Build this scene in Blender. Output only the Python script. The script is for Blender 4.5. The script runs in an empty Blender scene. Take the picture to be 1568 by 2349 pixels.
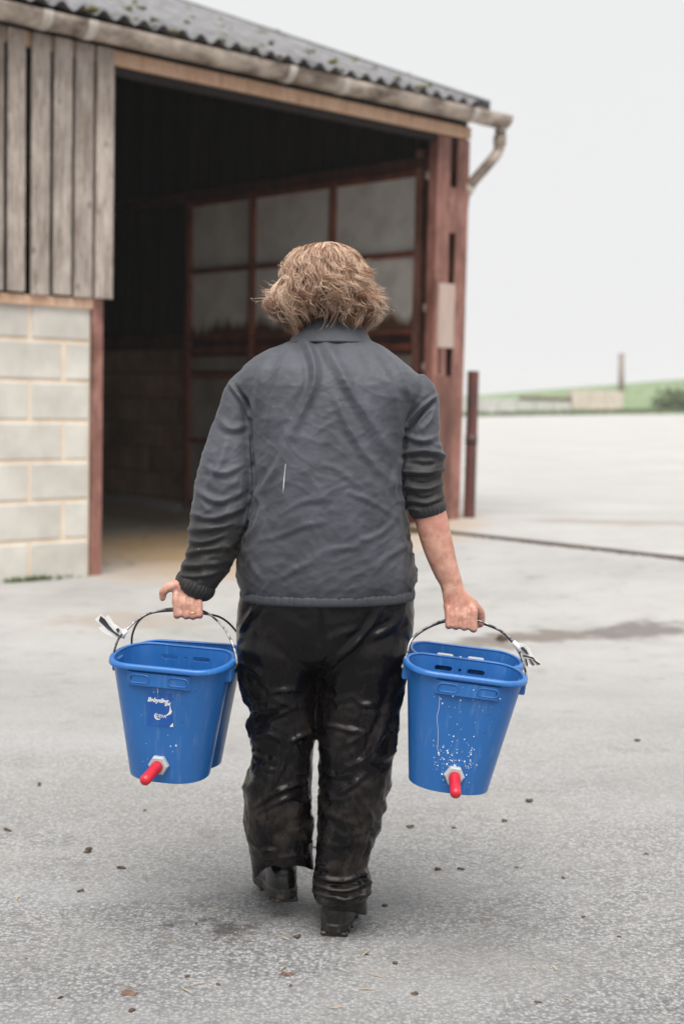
import bpy, bmesh, math, random
import numpy as np
from mathutils import Vector, Matrix, Euler

random.seed(7)
RNG = np.random.default_rng(11)
scene = bpy.context.scene
col = scene.collection
R = math.radians

# ------------------------------------------------------------------ camera
CAM_H = 1.282
F_PX, CX, CY = 3260.0, 784.0, 1174.5            # reference frame 1568 x 2349
PITCH, ROLL = math.atan(259 / 3260), R(1.23)
FW = np.array([0, math.cos(PITCH), -math.sin(PITCH)])
R0 = np.array([1.0, 0, 0])
U0 = np.array([0, math.sin(PITCH), math.cos(PITCH)])
RT = R0 * math.cos(ROLL) + U0 * math.sin(ROLL)
UP = U0 * math.cos(ROLL) - R0 * math.sin(ROLL)
CAM = np.array([0, 0, CAM_H])

cd = bpy.data.cameras.new('camera')
cam = bpy.data.objects.new('camera', cd)
col.objects.link(cam)
cam.matrix_world = Matrix(((RT[0], UP[0], -FW[0], CAM[0]), (RT[1], UP[1], -FW[1], CAM[1]),
                           (RT[2], UP[2], -FW[2], CAM[2]), (0, 0, 0, 1)))
cd.sensor_fit = 'VERTICAL'
cd.sensor_height = 36.0
cd.sensor_width = 24.0
cd.lens = F_PX / 2349 * 36.0
cd.clip_start, cd.clip_end = 0.05, 2000
cd.dof.use_dof = True
cd.dof.focus_distance = 3.27
cd.dof.aperture_fstop = 2.9
cd.dof.aperture_blades = 0
scene.camera = cam

# ------------------------------------------------------------------ sky, sun, exposure
SUN_EL, SUN_AZ = R(67), R(180)                    # azimuth measured clockwise from +Y
w = bpy.data.worlds.new('World')
scene.world = w
w.use_nodes = True
nt = w.node_tree
nt.nodes.clear()
sky = nt.nodes.new('ShaderNodeTexSky')
sky.sky_type = 'NISHITA'
sky.sun_disc = False
sky.sun_elevation = SUN_EL
sky.sun_rotation = SUN_AZ
sky.dust_density = 4.0
hs = nt.nodes.new('ShaderNodeHueSaturation')
hs.inputs['Saturation'].default_value = 0.12
mx = nt.nodes.new('ShaderNodeMixRGB')
mx.inputs[0].default_value = 0.93                 # closed white cloud over almost all of the blue
mx.inputs[2].default_value = (5.5, 5.52, 5.56, 1)
bg = nt.nodes.new('ShaderNodeBackground')
bg.inputs['Strength'].default_value = 0.1
wo = nt.nodes.new('ShaderNodeOutputWorld')
nt.links.new(sky.outputs[0], hs.inputs['Color'])
nt.links.new(hs.outputs[0], mx.inputs[1])
nt.links.new(mx.outputs[0], bg.inputs['Color'])
nt.links.new(bg.outputs[0], wo.inputs[0])

sd = bpy.data.lights.new('sun', 'SUN')
sd.energy = 3.1
sd.angle = R(50)
sd.color = (1.0, 0.965, 0.92)
sun = bpy.data.objects.new('sun', sd)
col.objects.link(sun)
sdir = Vector((math.sin(SUN_AZ) * math.cos(SUN_EL), math.cos(SUN_AZ) * math.cos(SUN_EL), math.sin(SUN_EL)))
sun.rotation_euler = sdir.to_track_quat('Z', 'Y').to_euler()
sun.location = (-4, -4, 9)

scene.view_settings.view_transform = 'Standard'
scene.view_settings.look = 'None'
scene.view_settings.exposure = 0.66
scene.view_settings.gamma = 1.0
scene.view_settings.use_curve_mapping = False
scene.render.engine = 'CYCLES'
scene.cycles.use_denoising = True
try:
    scene.cycles.denoiser = 'OPENIMAGEDENOISE'
except Exception:
    pass
scene.cycles.max_bounces = 7
scene.cycles.volume_bounces = 2
scene.cycles.transparent_max_bounces = 8
scene.cycles.sample_clamp_indirect = 6.0

# ------------------------------------------------------------------ helpers
def ray(u, v):
    return FW + (u - CX) / F_PX * RT - (v - CY) / F_PX * UP
def P(u, v, Y):
    """point of the place that lies at distance Y ahead of the camera's foot"""
    d = ray(u, v)
    return CAM + d * (Y / d[1])
def proj(p):
    q = np.asarray(p) - CAM
    k = q @ FW
    return CX + F_PX * (q @ RT) / k, CY - F_PX * (q @ UP) / k
def sstep(a, b, x):
    t = np.clip((np.asarray(x, float) - a) / (b - a), 0, 1)
    return t * t * (3 - 2 * t)

WM = {}
def tag(o, label=None, cat=None, group=None, kind=None):
    if label: o['label'] = label
    if cat: o['category'] = cat
    if group: o['group'] = group
    if kind: o['kind'] = kind
    return o
def empty(name, loc, rot=(0, 0, 0)):
    o = bpy.data.objects.new(name, None)
    o.empty_display_size = 0.1
    o.location = loc
    o.rotation_euler = rot
    col.objects.link(o)
    WM[o] = Matrix.Translation(Vector(loc)) @ Euler(rot).to_matrix().to_4x4()
    return o
def mesh_data(name, V, F, smooth=False):
    me = bpy.data.meshes.new(name)
    if isinstance(F, np.ndarray):
        n, k = F.shape
        me.vertices.add(len(V))
        me.vertices.foreach_set('co', np.asarray(V, np.float32).ravel())
        me.loops.add(n * k)
        me.loops.foreach_set('vertex_index', F.astype(np.int32).ravel())
        me.polygons.add(n)
        me.polygons.foreach_set('loop_start', np.arange(0, n * k, k, dtype=np.int32))
        me.polygons.foreach_set('loop_total', np.full(n, k, dtype=np.int32))
        me.update(calc_edges=True)
        me.validate()
    else:
        me.from_pydata([tuple(map(float, p)) for p in V], [], [tuple(int(i) for i in f) for f in F])
        me.update()
    if smooth:
        me.polygons.foreach_set('use_smooth', np.ones(len(me.polygons), bool))
    return me
def add(name, V, F, mat, parent=None, space='local', smooth=False, fixn=False):
    """link one mesh object; V in world or in the parent's space"""
    V = np.asarray(V, float)
    if parent is not None and space == 'world':
        m = np.array(WM[parent].inverted())
        V = V @ m[:3, :3].T + m[:3, 3]
    c = (V.min(0) + V.max(0)) / 2
    me = mesh_data(name, V - c, F, smooth)
    if fixn:
        bm = bmesh.new(); bm.from_mesh(me)
        bmesh.ops.recalc_face_normals(bm, faces=bm.faces)
        bm.to_mesh(me); bm.free()
    o = bpy.data.objects.new(name, me)
    col.objects.link(o)
    if mat is not None: me.materials.append(mat)
    o.location = c
    if parent is not None:
        o.parent = parent
        WM[o] = WM[parent] @ Matrix.Translation(Vector(c))
    else:
        WM[o] = Matrix.Translation(Vector(c))
    return o
def share(name, src, loc, parent, rot=None, scale=None):
    """another piece with the same mesh; loc in the parent's space"""
    o = bpy.data.objects.new(name, src.data)
    col.objects.link(o)
    o.parent = parent
    o.location = loc
    if rot: o.rotation_euler = rot
    if scale: o.scale = scale
    return o

class MB:
    """collects simple shapes"""
    def __init__(s): s.V = []; s.F = []
    def put(s, V, F):
        b = len(s.V)
        s.V += [tuple(p) for p in V]
        s.F += [tuple(i + b for i in f) for f in F]
        return s
    def box(s, x0, x1, y0, y1, z0, z1, bev=0.0):
        if bev <= 0:
            V = [(x, y, z) for x in (x0, x1) for y in (y0, y1) for z in (z0, z1)]
            return s.put(V, [(0, 1, 3, 2), (4, 6, 7, 5), (0, 4, 5, 1), (2, 3, 7, 6), (0, 2, 6, 4), (1, 5, 7, 3)])
        bm = bmesh.new()
        bmesh.ops.create_cube(bm, size=1)
        for v in bm.verts:
            v.co = ((x0 + x1) / 2 + v.co.x * (x1 - x0), (y0 + y1) / 2 + v.co.y * (y1 - y0), (z0 + z1) / 2 + v.co.z * (z1 - z0))
        bmesh.ops.bevel(bm, geom=list(bm.edges), offset=bev, segments=1, affect='EDGES')
        bm.verts.index_update()
        s.put([v.co[:] for v in bm.verts], [[v.index for v in f.verts] for f in bm.faces])
        bm.free()
        return s
    def tube(s, pts, rad, n=10, caps=True):
        V, F = tube(pts, rad, n, caps)
        return s.put(V, F)
    def ball(s, c, r, n=12, m=8):
        V, F = ball(c, r, n, m)
        return s.put(V, F)
def ball(c, r, n=16, m=10):
    r = np.ones(3) * r
    V = [np.array(c) + r * (0, 0, 1)]
    for j in range(1, m):
        a = math.pi * j / m
        for i in range(n):
            b = 2 * math.pi * i / n
            V.append(np.array(c) + r * (math.sin(a) * math.cos(b), math.sin(a) * math.sin(b), math.cos(a)))
    V.append(np.array(c) - r * (0, 0, 1))
    F = [(0, 1 + i, 1 + (i + 1) % n) for i in range(n)]
    for j in range(m - 2):
        for i in range(n):
            a, b = 1 + j * n + i, 1 + j * n + (i + 1) % n
            F.append((a, a + n, b + n, b))
    e = len(V) - 1
    o = 1 + (m - 2) * n
    F += [(o + (i + 1) % n, o + i, e) for i in range(n)]
    return np.array(V), F
def rings_mesh(rings, caps=True, closed=True):
    n = len(rings[0]); V = np.concatenate(rings); F = []
    for j in range(len(rings) - 1):
        for i in range(n if closed else n - 1):
            a, b = j * n + i, j * n + (i + 1) % n
            F.append((a, b, b + n, a + n))
    if caps:
        F.append(tuple(range(n))[::-1]); F.append(tuple((len(rings) - 1) * n + i for i in range(n)))
    return V, F
def frames(pts):
    pts = np.asarray(pts, float)
    T = np.gradient(pts, axis=0)
    T /= np.linalg.norm(T, axis=1)[:, None] + 1e-12
    ref = np.array([0, 1.0, 0])
    N = []
    for t in T:
        n = np.cross(t, ref)
        if np.linalg.norm(n) < 0.2: n = np.cross(t, np.array([1.0, 0, 0]))
        n /= np.linalg.norm(n)
        if N and n @ N[-1] < 0: n = -n
        N.append(n)
    N = np.array(N); B = np.cross(T, N)
    return T, N, B
def tube(pts, rad, n=10, caps=True, kd=1.0):
    pts = np.asarray(pts, float)
    rad = np.ones(len(pts)) * rad
    kd = np.ones(len(pts)) * kd
    T, N, B = frames(pts)
    a = np.arange(n) * 2 * math.pi / n
    rings = [p + r * (np.cos(a)[:, None] * nn + k * np.sin(a)[:, None] * bb) for p, r, k, nn, bb in zip(pts, rad, kd, N, B)]
    return rings_mesh(rings, caps)
def spline(pts, k=8):
    """Catmull-Rom through the rows of pts (any columns)"""
    p = np.asarray(pts, float)
    q = np.vstack([2 * p[0] - p[1], p, 2 * p[-1] - p[-2]])
    out = []
    for i in range(1, len(q) - 2):
        for t in np.arange(k) / k:
            a, b, c, d = q[i - 1], q[i], q[i + 1], q[i + 2]
            out.append(0.5 * ((2 * b) + (c - a) * t + (2 * a - 5 * b + 4 * c - d) * t * t + (3 * b - a - 3 * c + d) * t ** 3))
    out.append(p[-1])
    return np.array(out)
def capsule_chain(mb, pts, rad, n=14):
    pts = np.asarray(pts, float)
    for i in range(len(pts)):
        mb.ball(pts[i], rad[i], n, 8)
    for i in range(len(pts) - 1):
        mb.tube([pts[i], pts[i + 1]], [rad[i], rad[i + 1]], n)

# gradient noise, vectorised
_perm = np.random.default_rng(3).permutation(256)
_perm = np.concatenate([_perm, _perm, _perm])
_grad = np.random.default_rng(4).normal(size=(256, 3)); _grad /= np.linalg.norm(_grad, axis=1)[:, None]
def noise3(p):
    p = np.asarray(p, float)
    i = np.floor(p).astype(int); f = p - i; i &= 255
    u = f * f * f * (f * (f * 6 - 15) + 10)
    r = 0
    for dx in (0, 1):
        for dy in (0, 1):
            for dz in (0, 1):
                h = _perm[_perm[_perm[i[:, 0] + dx] + i[:, 1] + dy] + i[:, 2] + dz] 
                g = _grad[h & 255]
                d = f - np.array([dx, dy, dz])
                wgt = (u[:, 0] if dx else 1 - u[:, 0]) * (u[:, 1] if dy else 1 - u[:, 1]) * (u[:, 2] if dz else 1 - u[:, 2])
                r = r + wgt * (g * d).sum(1)
    return r * 1.6
def fbm(p, o=3):
    a, s, t = 1.0, 0, 0
    p = np.asarray(p, float)
    for k in range(o):
        s = s + a * noise3(p * 2 ** k + 17.3 * k); t += a; a *= 0.5
    return s / t
def vnormals(V, F):
    N = np.zeros_like(V)
    fn = np.cross(V[F[:, 2]] - V[F[:, 0]], V[F[:, 3]] - V[F[:, 1]]) if F.shape[1] == 4 else np.cross(V[F[:, 1]] - V[F[:, 0]], V[F[:, 2]] - V[F[:, 0]])
    for k in range(F.shape[1]):
        for c in range(3):
            N[:, c] += np.bincount(F[:, k], fn[:, c], len(V))
    return N / (np.linalg.norm(N, axis=1)[:, None] + 1e-12)
def laplace(V, F, it=2, lam=0.5):
    k = F.shape[1]
    a = np.concatenate([F[:, i] for i in range(k)]); b = np.concatenate([F[:, (i + 1) % k] for i in range(k)])
    A = np.concatenate([a, b]); B = np.concatenate([b, a])
    cnt = np.bincount(A, minlength=len(V))[:, None] + 1e-9
    for _ in range(it):
        S = np.stack([np.bincount(A, V[B, c], len(V)) for c in range(3)], 1) / cnt
        V = V + lam * (S - V)
    return V
def voxel_union(parts, voxel, it=3):
    """fuse overlapping closed shapes into one continuous skin"""
    mb = MB()
    for V, F in parts: mb.put(V, F)
    me = mesh_data('tmp', mb.V, mb.F)
    bm = bmesh.new(); bm.from_mesh(me)
    bmesh.ops.recalc_face_normals(bm, faces=bm.faces)
    bm.to_mesh(me); bm.free()
    o = bpy.data.objects.new('tmp', me); col.objects.link(o)
    m = o.modifiers.new('r', 'REMESH'); m.mode = 'VOXEL'; m.voxel_size = voxel; m.adaptivity = 0
    dg = bpy.context.evaluated_depsgraph_get()
    ev = o.evaluated_get(dg); em = ev.to_mesh()
    V = np.empty(len(em.vertices) * 3, np.float32); em.vertices.foreach_get('co', V); V = V.reshape(-1, 3).astype(float)
    n = len(em.polygons)
    L = np.empty(n, np.int32); em.polygons.foreach_get('loop_total', L)
    idx = np.empty(len(em.loops), np.int32); em.loops.foreach_get('vertex_index', idx)
    assert (L == 4).all()
    F = idx.reshape(-1, 4)
    ev.to_mesh_clear()
    bpy.data.objects.remove(o); bpy.data.meshes.remove(me)
    return laplace(V, F, it), F

# ------------------------------------------------------------------ materials
def node(nt, t, **kw):
    n = nt.nodes.new(t)
    for k, v in kw.items():
        if k.startswith('i_'): n.inputs[k[2:].replace('_', ' ')].default_value = v
        else: setattr(n, k, v)
    return n
def ramp(nt, fac, stops):
    r = nt.nodes.new('ShaderNodeValToRGB')
    e = r.color_ramp.elements
    while len(e) < len(stops): e.new(0.5)
    for el, (p, c) in zip(e, stops):
        el.position = p
        el.color = (*c, 1) if not np.isscalar(c) else (c, c, c, 1)
    nt.links.new(fac, r.inputs[0])
    return r.outputs[0]
def mix(nt, fac, a, b, mode='MIX'):
    m = nt.nodes.new('ShaderNodeMixRGB'); m.blend_type = mode
    for s, x in ((0, fac), (1, a), (2, b)):
        if isinstance(x, bpy.types.NodeSocket): nt.links.new(x, m.inputs[s])
        elif s == 0: m.inputs[0].default_value = x
        else: m.inputs[s].default_value = (*x, 1)
    return m.outputs[0]
def new_mat(name):
    m = bpy.data.materials.new(name); m.use_nodes = True
    nt = m.node_tree
    b = nt.nodes['Principled BSDF']
    return m, nt, b
def coords(nt, kind='Object', scale=(1, 1, 1)):
    mp = nt.nodes.new('ShaderNodeMapping'); mp.inputs['Scale'].default_value = scale
    if kind == 'World':
        g = nt.nodes.new('ShaderNodeNewGeometry'); nt.links.new(g.outputs['Position'], mp.inputs[0])
    else:
        t = nt.nodes.new('ShaderNodeTexCoord'); nt.links.new(t.outputs[kind], mp.inputs[0])
    return mp.outputs[0]
def ntex(nt, vec, scale, detail=6, rough=0.6, dist=0.0):
    n = node(nt, 'ShaderNodeTexNoise', i_Scale=scale, i_Detail=detail, i_Roughness=rough, i_Distortion=dist)
    nt.links.new(vec, n.inputs['Vector'])
    return n.outputs[0]
def bump(nt, h, strength, dist, b, prev=None):
    n = node(nt, 'ShaderNodeBump', i_Strength=strength, i_Distance=dist)
    nt.links.new(h, n.inputs['Height'])
    if prev is not None: nt.links.new(prev, n.inputs['Normal'])
    if b is not None: nt.links.new(n.outputs[0], b.inputs['Normal'])
    return n.outputs[0]
def simple(name, c1, c2, scale=8, rough=0.7, bs=0.0, bd=0.002, kind='World', stretch=(1, 1, 1), metal=0.0, lo=0.35, hi=0.65, rnd=0.0, detail=6, bscale=None, spec=None):
    """two-tone noise material with fine relief"""
    m, nt, b = new_mat(name)
    v = coords(nt, kind, stretch)
    n = ntex(nt, v, scale, detail)
    c = ramp(nt, n, [(lo, c1), (hi, c2)])
    if rnd:
        oi = nt.nodes.new('ShaderNodeObjectInfo')
        k = ramp(nt, oi.outputs['Random'], [(0, 1 - 2 * rnd), (1, 1.0)])
        c = mix(nt, 1.0, c, k, 'MULTIPLY')
    nt.links.new(c, b.inputs['Base Color'])
    b.inputs['Roughness'].default_value = rough
    b.inputs['Metallic'].default_value = metal
    if spec is not None: b.inputs['Specular IOR Level'].default_value = spec
    if bs: bump(nt, ntex(nt, v, bscale or scale * 4, 5), bs, bd, b)
    return m
# ------------------------------------------------------------------ setting materials
PALE = (0.42, 0.412, 0.40)
def ground_mat(name, base, dark, wet=True):
    m, nt, b = new_mat(name)
    v = coords(nt, 'World')
    dn = node(nt, 'ShaderNodeTexNoise', i_Scale=70.0, i_Detail=3.0); nt.links.new(v, dn.inputs['Vector'])
    dv = node(nt, 'ShaderNodeVectorMath', operation='MULTIPLY_ADD'); nt.links.new(dn.outputs['Color'], dv.inputs[0]); dv.inputs[1].default_value = (0.012, 0.012, 0.0); nt.links.new(v, dv.inputs[2])
    v0 = v; v = dv.outputs[0]
    # aggregate chips
    vo = node(nt, 'ShaderNodeTexVoronoi', i_Scale=112.0, i_Randomness=1.0); nt.links.new(v, vo.inputs['Vector'])
    vo2 = node(nt, 'ShaderNodeTexVoronoi', i_Scale=52.0, i_Randomness=1.0); nt.links.new(v, vo2.inputs['Vector'])
    sep = nt.nodes.new('ShaderNodeSeparateColor'); nt.links.new(vo.outputs['Color'], sep.inputs[0])
    chip = ramp(nt, sep.outputs[0], [(0.0, tuple(0.52 * x for x in base)), (0.45, base), (1.0, tuple(min(1, 1.5 * x) for x in base))])
    gap = ramp(nt, vo.outputs['Distance'], [(0.30, 1.0), (0.72, 0.38)])
    c = mix(nt, 1.0, chip, gap, 'MULTIPLY')
    v = v0
    pit = ntex(nt, v, 170.0, 5, 0.75)
    c = mix(nt, ramp(nt, pit, [(0.36, 0.75), (0.5, 0.0)]), c, tuple(0.35 * x for x in base), 'MIX')
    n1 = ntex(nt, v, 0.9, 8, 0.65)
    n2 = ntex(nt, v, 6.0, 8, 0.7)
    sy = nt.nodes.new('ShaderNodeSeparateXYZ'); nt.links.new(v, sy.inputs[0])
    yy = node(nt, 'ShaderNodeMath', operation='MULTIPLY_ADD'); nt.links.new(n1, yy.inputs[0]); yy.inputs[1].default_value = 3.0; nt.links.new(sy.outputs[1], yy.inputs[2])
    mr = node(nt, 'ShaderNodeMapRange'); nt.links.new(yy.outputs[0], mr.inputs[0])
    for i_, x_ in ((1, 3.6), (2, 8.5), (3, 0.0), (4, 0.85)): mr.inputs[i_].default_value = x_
    c = mix(nt, mr.outputs[0], c, PALE, 'MIX')                        # paler towards the barn
    mot = ntex(nt, coords(nt, 'World', (0.6, 1.0, 1.0)), 2.6, 9, 0.72, 0.6)
    c = mix(nt, ramp(nt, mot, [(0.47, 0.0), (0.66, 0.55)]), c, tuple(0.78 * x for x in PALE), 'MIX')
    c = mix(nt, ramp(nt, n1, [(0.42, 0.0), (0.72, 0.42)]), c, dark, 'MIX')
    c = mix(nt, ramp(nt, n2, [(0.54, 0.0), (0.72, 0.4)]), c, tuple(0.8 * x for x in dark), 'MIX')
    pale = ntex(nt, coords(nt, 'World', (0.35, 1.0, 1.0)), 1.3, 5)
    c = mix(nt, ramp(nt, pale, [(0.5, 0.0), (0.75, 0.5)]), c, tuple(min(1, 1.3 * x) for x in base), 'MIX')
    rough = 0.85
    if wet:
        # damp, muddy stains with their own outlines on the yard ahead
        def blot(cx, cy, rx, ry, rot, lo, hi, seed):
            mp = nt.nodes.new('ShaderNodeMapping'); mp.vector_type = 'TEXTURE'
            mp.inputs['Location'].default_value = (cx, cy, 0); mp.inputs['Rotation'].default_value = (0, 0, rot)
            mp.inputs['Scale'].default_value = (rx, ry, 1)
            g = nt.nodes.new('ShaderNodeNewGeometry')
            nz = node(nt, 'ShaderNodeTexNoise', i_Scale=2.3, i_Detail=6.0, i_Roughness=0.65)
            nt.links.new(g.outputs['Position'], nz.inputs['Vector'])
            ad = node(nt, 'ShaderNodeVectorMath', operation='MULTIPLY_ADD')
            nt.links.new(nz.outputs['Color'], ad.inputs[0]); ad.inputs[1].default_value = (0.9, 0.9, 0.0)
            sb = node(nt, 'ShaderNodeVectorMath', operation='SUBTRACT'); nt.links.new(g.outputs['Position'], sb.inputs[0]); sb.inputs[1].default_value = (0.45 + seed, 0.45, 0)
            nt.links.new(sb.outputs[0], ad.inputs[2])
            nt.links.new(ad.outputs[0], mp.inputs[0])
            fl = node(nt, 'ShaderNodeVectorMath', operation='MULTIPLY'); nt.links.new(mp.outputs[0], fl.inputs[0]); fl.inputs[1].default_value = (1, 1, 0)
            ln = node(nt, 'ShaderNodeVectorMath', operation='LENGTH'); nt.links.new(fl.outputs[0], ln.inputs[0])
            return ramp(nt, ln.outputs['Value'], [(lo, 1.0), (hi, 0.0)])
        for (bx, by, rx, ry, rot, amt, colr) in STAINS:
            k = blot(bx, by, rx, ry, rot, 0.55, 1.0, 0)
            kk = node(nt, 'ShaderNodeMath', operation='MULTIPLY'); nt.links.new(k, kk.inputs[0]); kk.inputs[1].default_value = amt
            c = mix(nt, kk.outputs[0], c, colr, 'MIX')
    nt.links.new(c, b.inputs['Base Color'])
    b.inputs['Roughness'].default_value = rough
    b.inputs['Specular IOR Level'].default_value = 0.3
    h = ramp(nt, vo.outputs['Distance'], [(0.0, 1.0), (0.75, 0.0)])
    h2 = ramp(nt, vo2.outputs['Distance'], [(0.0, 1.0), (0.8, 0.0)])
    p = bump(nt, h, 0.45, 0.004, None)
    p = bump(nt, pit, 0.7, 0.006, None, p)
    p = bump(nt, h2, 0.22, 0.005, None, p)
    bump(nt, ntex(nt, v, 9.0, 6), 0.5, 0.02, b, p)
    return m
STAINS = [(1.02, 7.75, 0.62, 0.22, R(22), 0.8, (0.15, 0.125, 0.105)),
          (1.72, 7.95, 0.42, 0.26, R(0), 0.8, (0.13, 0.115, 0.105)),
          (2.25, 7.9, 0.25, 0.14, R(0), 0.6, (0.14, 0.12, 0.11)),
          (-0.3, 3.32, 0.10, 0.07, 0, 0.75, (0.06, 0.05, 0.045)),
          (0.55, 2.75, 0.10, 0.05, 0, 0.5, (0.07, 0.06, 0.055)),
          (-1.25, 8.0, 0.5, 0.3, 0, 0.45, (0.28, 0.22, 0.16)),
          (-0.7, 12.2, 2.2, 2.0, R(43), 0.9, (0.44, 0.30, 0.17)),
          (-1.0, 10.5, 1.1, 0.8, R(43), 0.6, (0.44, 0.33, 0.23)),
          (2.4, 12.6, 1.2, 0.4, 0, 0.5, (0.26, 0.22, 0.18))]
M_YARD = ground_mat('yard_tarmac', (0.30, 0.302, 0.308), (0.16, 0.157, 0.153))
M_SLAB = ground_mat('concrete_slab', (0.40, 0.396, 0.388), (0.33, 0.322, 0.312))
M_GRASS = simple('field_grass', (0.11, 0.165, 0.08), (0.20, 0.26, 0.14), 1.2, 0.9, 0.6, 0.05, bscale=14)
M_BLOCK = simple('concrete_block', (0.52, 0.49, 0.445), (0.68, 0.655, 0.60), 3.0, 0.9, 0.35, 0.004, rnd=0.06, bscale=60)
M_MORTAR = simple('sand_mortar', (0.68, 0.55, 0.42), (0.76, 0.65, 0.52), 6, 0.95, 0.3, 0.004)
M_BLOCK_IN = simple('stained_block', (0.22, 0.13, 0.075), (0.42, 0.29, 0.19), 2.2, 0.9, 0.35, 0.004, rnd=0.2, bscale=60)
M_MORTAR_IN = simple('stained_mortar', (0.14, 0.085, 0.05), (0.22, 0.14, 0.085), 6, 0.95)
def wood_mat(name, c1, c2, c3, rnd=0.12):
    m, nt, b = new_mat(name)
    oi = nt.nodes.new('ShaderNodeObjectInfo')
    g = nt.nodes.new('ShaderNodeNewGeometry')
    ad = node(nt, 'ShaderNodeVectorMath', operation='MULTIPLY_ADD')
    cmb = nt.nodes.new('ShaderNodeCombineXYZ')
    for i in range(3): nt.links.new(oi.outputs['Random'], cmb.inputs[i])
    nt.links.new(cmb.outputs[0], ad.inputs[0]); ad.inputs[1].default_value = (13, 7, 31); nt.links.new(g.outputs['Position'], ad.inputs[2])
    mp = nt.nodes.new('ShaderNodeMapping'); mp.inputs['Scale'].default_value = (1, 1, 0.12); nt.links.new(ad.outputs[0], mp.inputs[0])
    gr = ntex(nt, mp.outputs[0], 38, 8, 0.7, 0.6)
    c = ramp(nt, gr, [(0.3, c1), (0.52, c2), (0.7, c3)])
    mp2 = nt.nodes.new('ShaderNodeMapping'); mp2.inputs['Scale'].default_value = (1, 1, 0.5); nt.links.new(ad.outputs[0], mp2.inputs[0])
    st = ntex(nt, mp2.outputs[0], 3.2, 6, 0.7)
    c = mix(nt, ramp(nt, st, [(0.42, 0.0), (0.7, 0.75)]), c, c1, 'MIX')
    kn = node(nt, 'ShaderNodeTexVoronoi', i_Scale=7.0); nt.links.new(mp2.outputs[0], kn.inputs['Vector'])
    c = mix(nt, ramp(nt, kn.outputs['Distance'], [(0.03, 0.8), (0.12, 0.0)]), c, tuple(0.45 * x for x in c1), 'MIX')
    k = ramp(nt, oi.outputs['Random'], [(0, 1 - 2 * rnd), (1, 1.0)])
    c = mix(nt, 1.0, c, k, 'MULTIPLY')
    nt.links.new(c, b.inputs['Base Color'])
    b.inputs['Roughness'].default_value = 0.85
    bump(nt, gr, 0.5, 0.004, b)
    return m
M_BOARD = wood_mat('weathered_board', (0.17, 0.13, 0.105), (0.48, 0.41, 0.36), (0.64, 0.57, 0.52), 0.2)
M_BEAM = wood_mat('warm_timber', (0.46, 0.27, 0.165), (0.66, 0.44, 0.31), (0.74, 0.56, 0.44), 0.02)
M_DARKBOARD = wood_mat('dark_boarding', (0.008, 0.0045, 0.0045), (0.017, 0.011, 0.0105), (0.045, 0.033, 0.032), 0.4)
def steel_mat(name, c1, c2, rust):
    m, nt, b = new_mat(name)
    v = coords(nt, 'World')
    n = ntex(nt, v, 3.0, 6)
    c = ramp(nt, n, [(0.35, c1), (0.65, c2)])
    n2 = ntex(nt, coords(nt, 'World', (1, 1, 0.30)), 7, 8, 0.72)
    c = mix(nt, ramp(nt, n2, [(0.42, 0.0), (0.62, 0.9)]), c, rust, 'MIX')
    nt.links.new(c, b.inputs['Base Color'])
    b.inputs['Roughness'].default_value = 0.55
    bump(nt, n2, 0.3, 0.003, b)
    return m
M_STEEL = steel_mat('red_oxide_steel', (0.25, 0.105, 0.08), (0.38, 0.185, 0.15), (0.11, 0.042, 0.028))
M_STEEL_DARK = steel_mat('dark_oxide_steel', (0.08, 0.032, 0.027), (0.13, 0.055, 0.045), (0.045, 0.02, 0.015))
M_RUST = steel_mat('rusty_plate', (0.15, 0.06, 0.042), (0.22, 0.095, 0.07), (0.09, 0.036, 0.024))
M_PIPE = steel_mat('old_pipe', (0.045, 0.026, 0.024), (0.10, 0.038, 0.032), (0.16, 0.04, 0.03))
M_BARS = steel_mat('door_bar_steel', (0.20, 0.06, 0.035), (0.30, 0.10, 0.065), (0.10, 0.035, 0.02))
M_ROOF = simple('fibre_cement', (0.10, 0.10, 0.105), (0.24, 0.24, 0.25), 5, 0.95, 0.5, 0.006, lo=0.3, hi=0.7, detail=9, bscale=40)
M_MOSS = simple('moss', (0.06, 0.065, 0.02), (0.16, 0.14, 0.05), 30, 0.95)
M_GUTTER = simple('grimy_gutter', (0.10, 0.07, 0.052), (0.52, 0.44, 0.37), 3.5, 0.6, 0.2, 0.003, stretch=(1, 1, 2.2), lo=0.36, hi=0.66, detail=8)
M_GUTTER_JOINT = simple('gutter_joint', (0.40, 0.35, 0.31), (0.58, 0.53, 0.48), 9, 0.5)
def panel_mat():
    m, nt, b = new_mat('muddy_sheet')
    v = coords(nt, 'World')
    n = ntex(nt, v, 2.6, 6)
    c = ramp(nt, n, [(0.3, (0.56, 0.53, 0.49)), (0.7, (0.84, 0.83, 0.80))])
    sx = nt.nodes.new('ShaderNodeSeparateXYZ'); nt.links.new(v, sx.inputs[0])
    nz = ntex(nt, coords(nt, 'World', (1, 1, 0.2)), 3.4, 5)
    ad = node(nt, 'ShaderNodeMath', operation='MULTIPLY_ADD'); nt.links.new(nz, ad.inputs[0]); ad.inputs[1].default_value = -0.62; nt.links.new(sx.outputs[2], ad.inputs[2])
    mr = node(nt, 'ShaderNodeMapRange'); nt.links.new(ad.outputs[0], mr.inputs[0])
    for i, x in ((1, 1.66), (2, 1.78), (3, 1.0), (4, 0.0)): mr.inputs[i].default_value = x
    c = mix(nt, mr.outputs[0], c, (0.13, 0.06, 0.03), 'MIX')          # dried muck line thrown up on the sheets
    nt.links.new(c, b.inputs['Base Color'])
    b.inputs['Roughness'].default_value = 0.6
    return m
M_PANEL = panel_mat()
M_PANEL_LOW = simple('lower_sheet', (0.22, 0.20, 0.18), (0.34, 0.32, 0.30), 3, 0.6)
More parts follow.
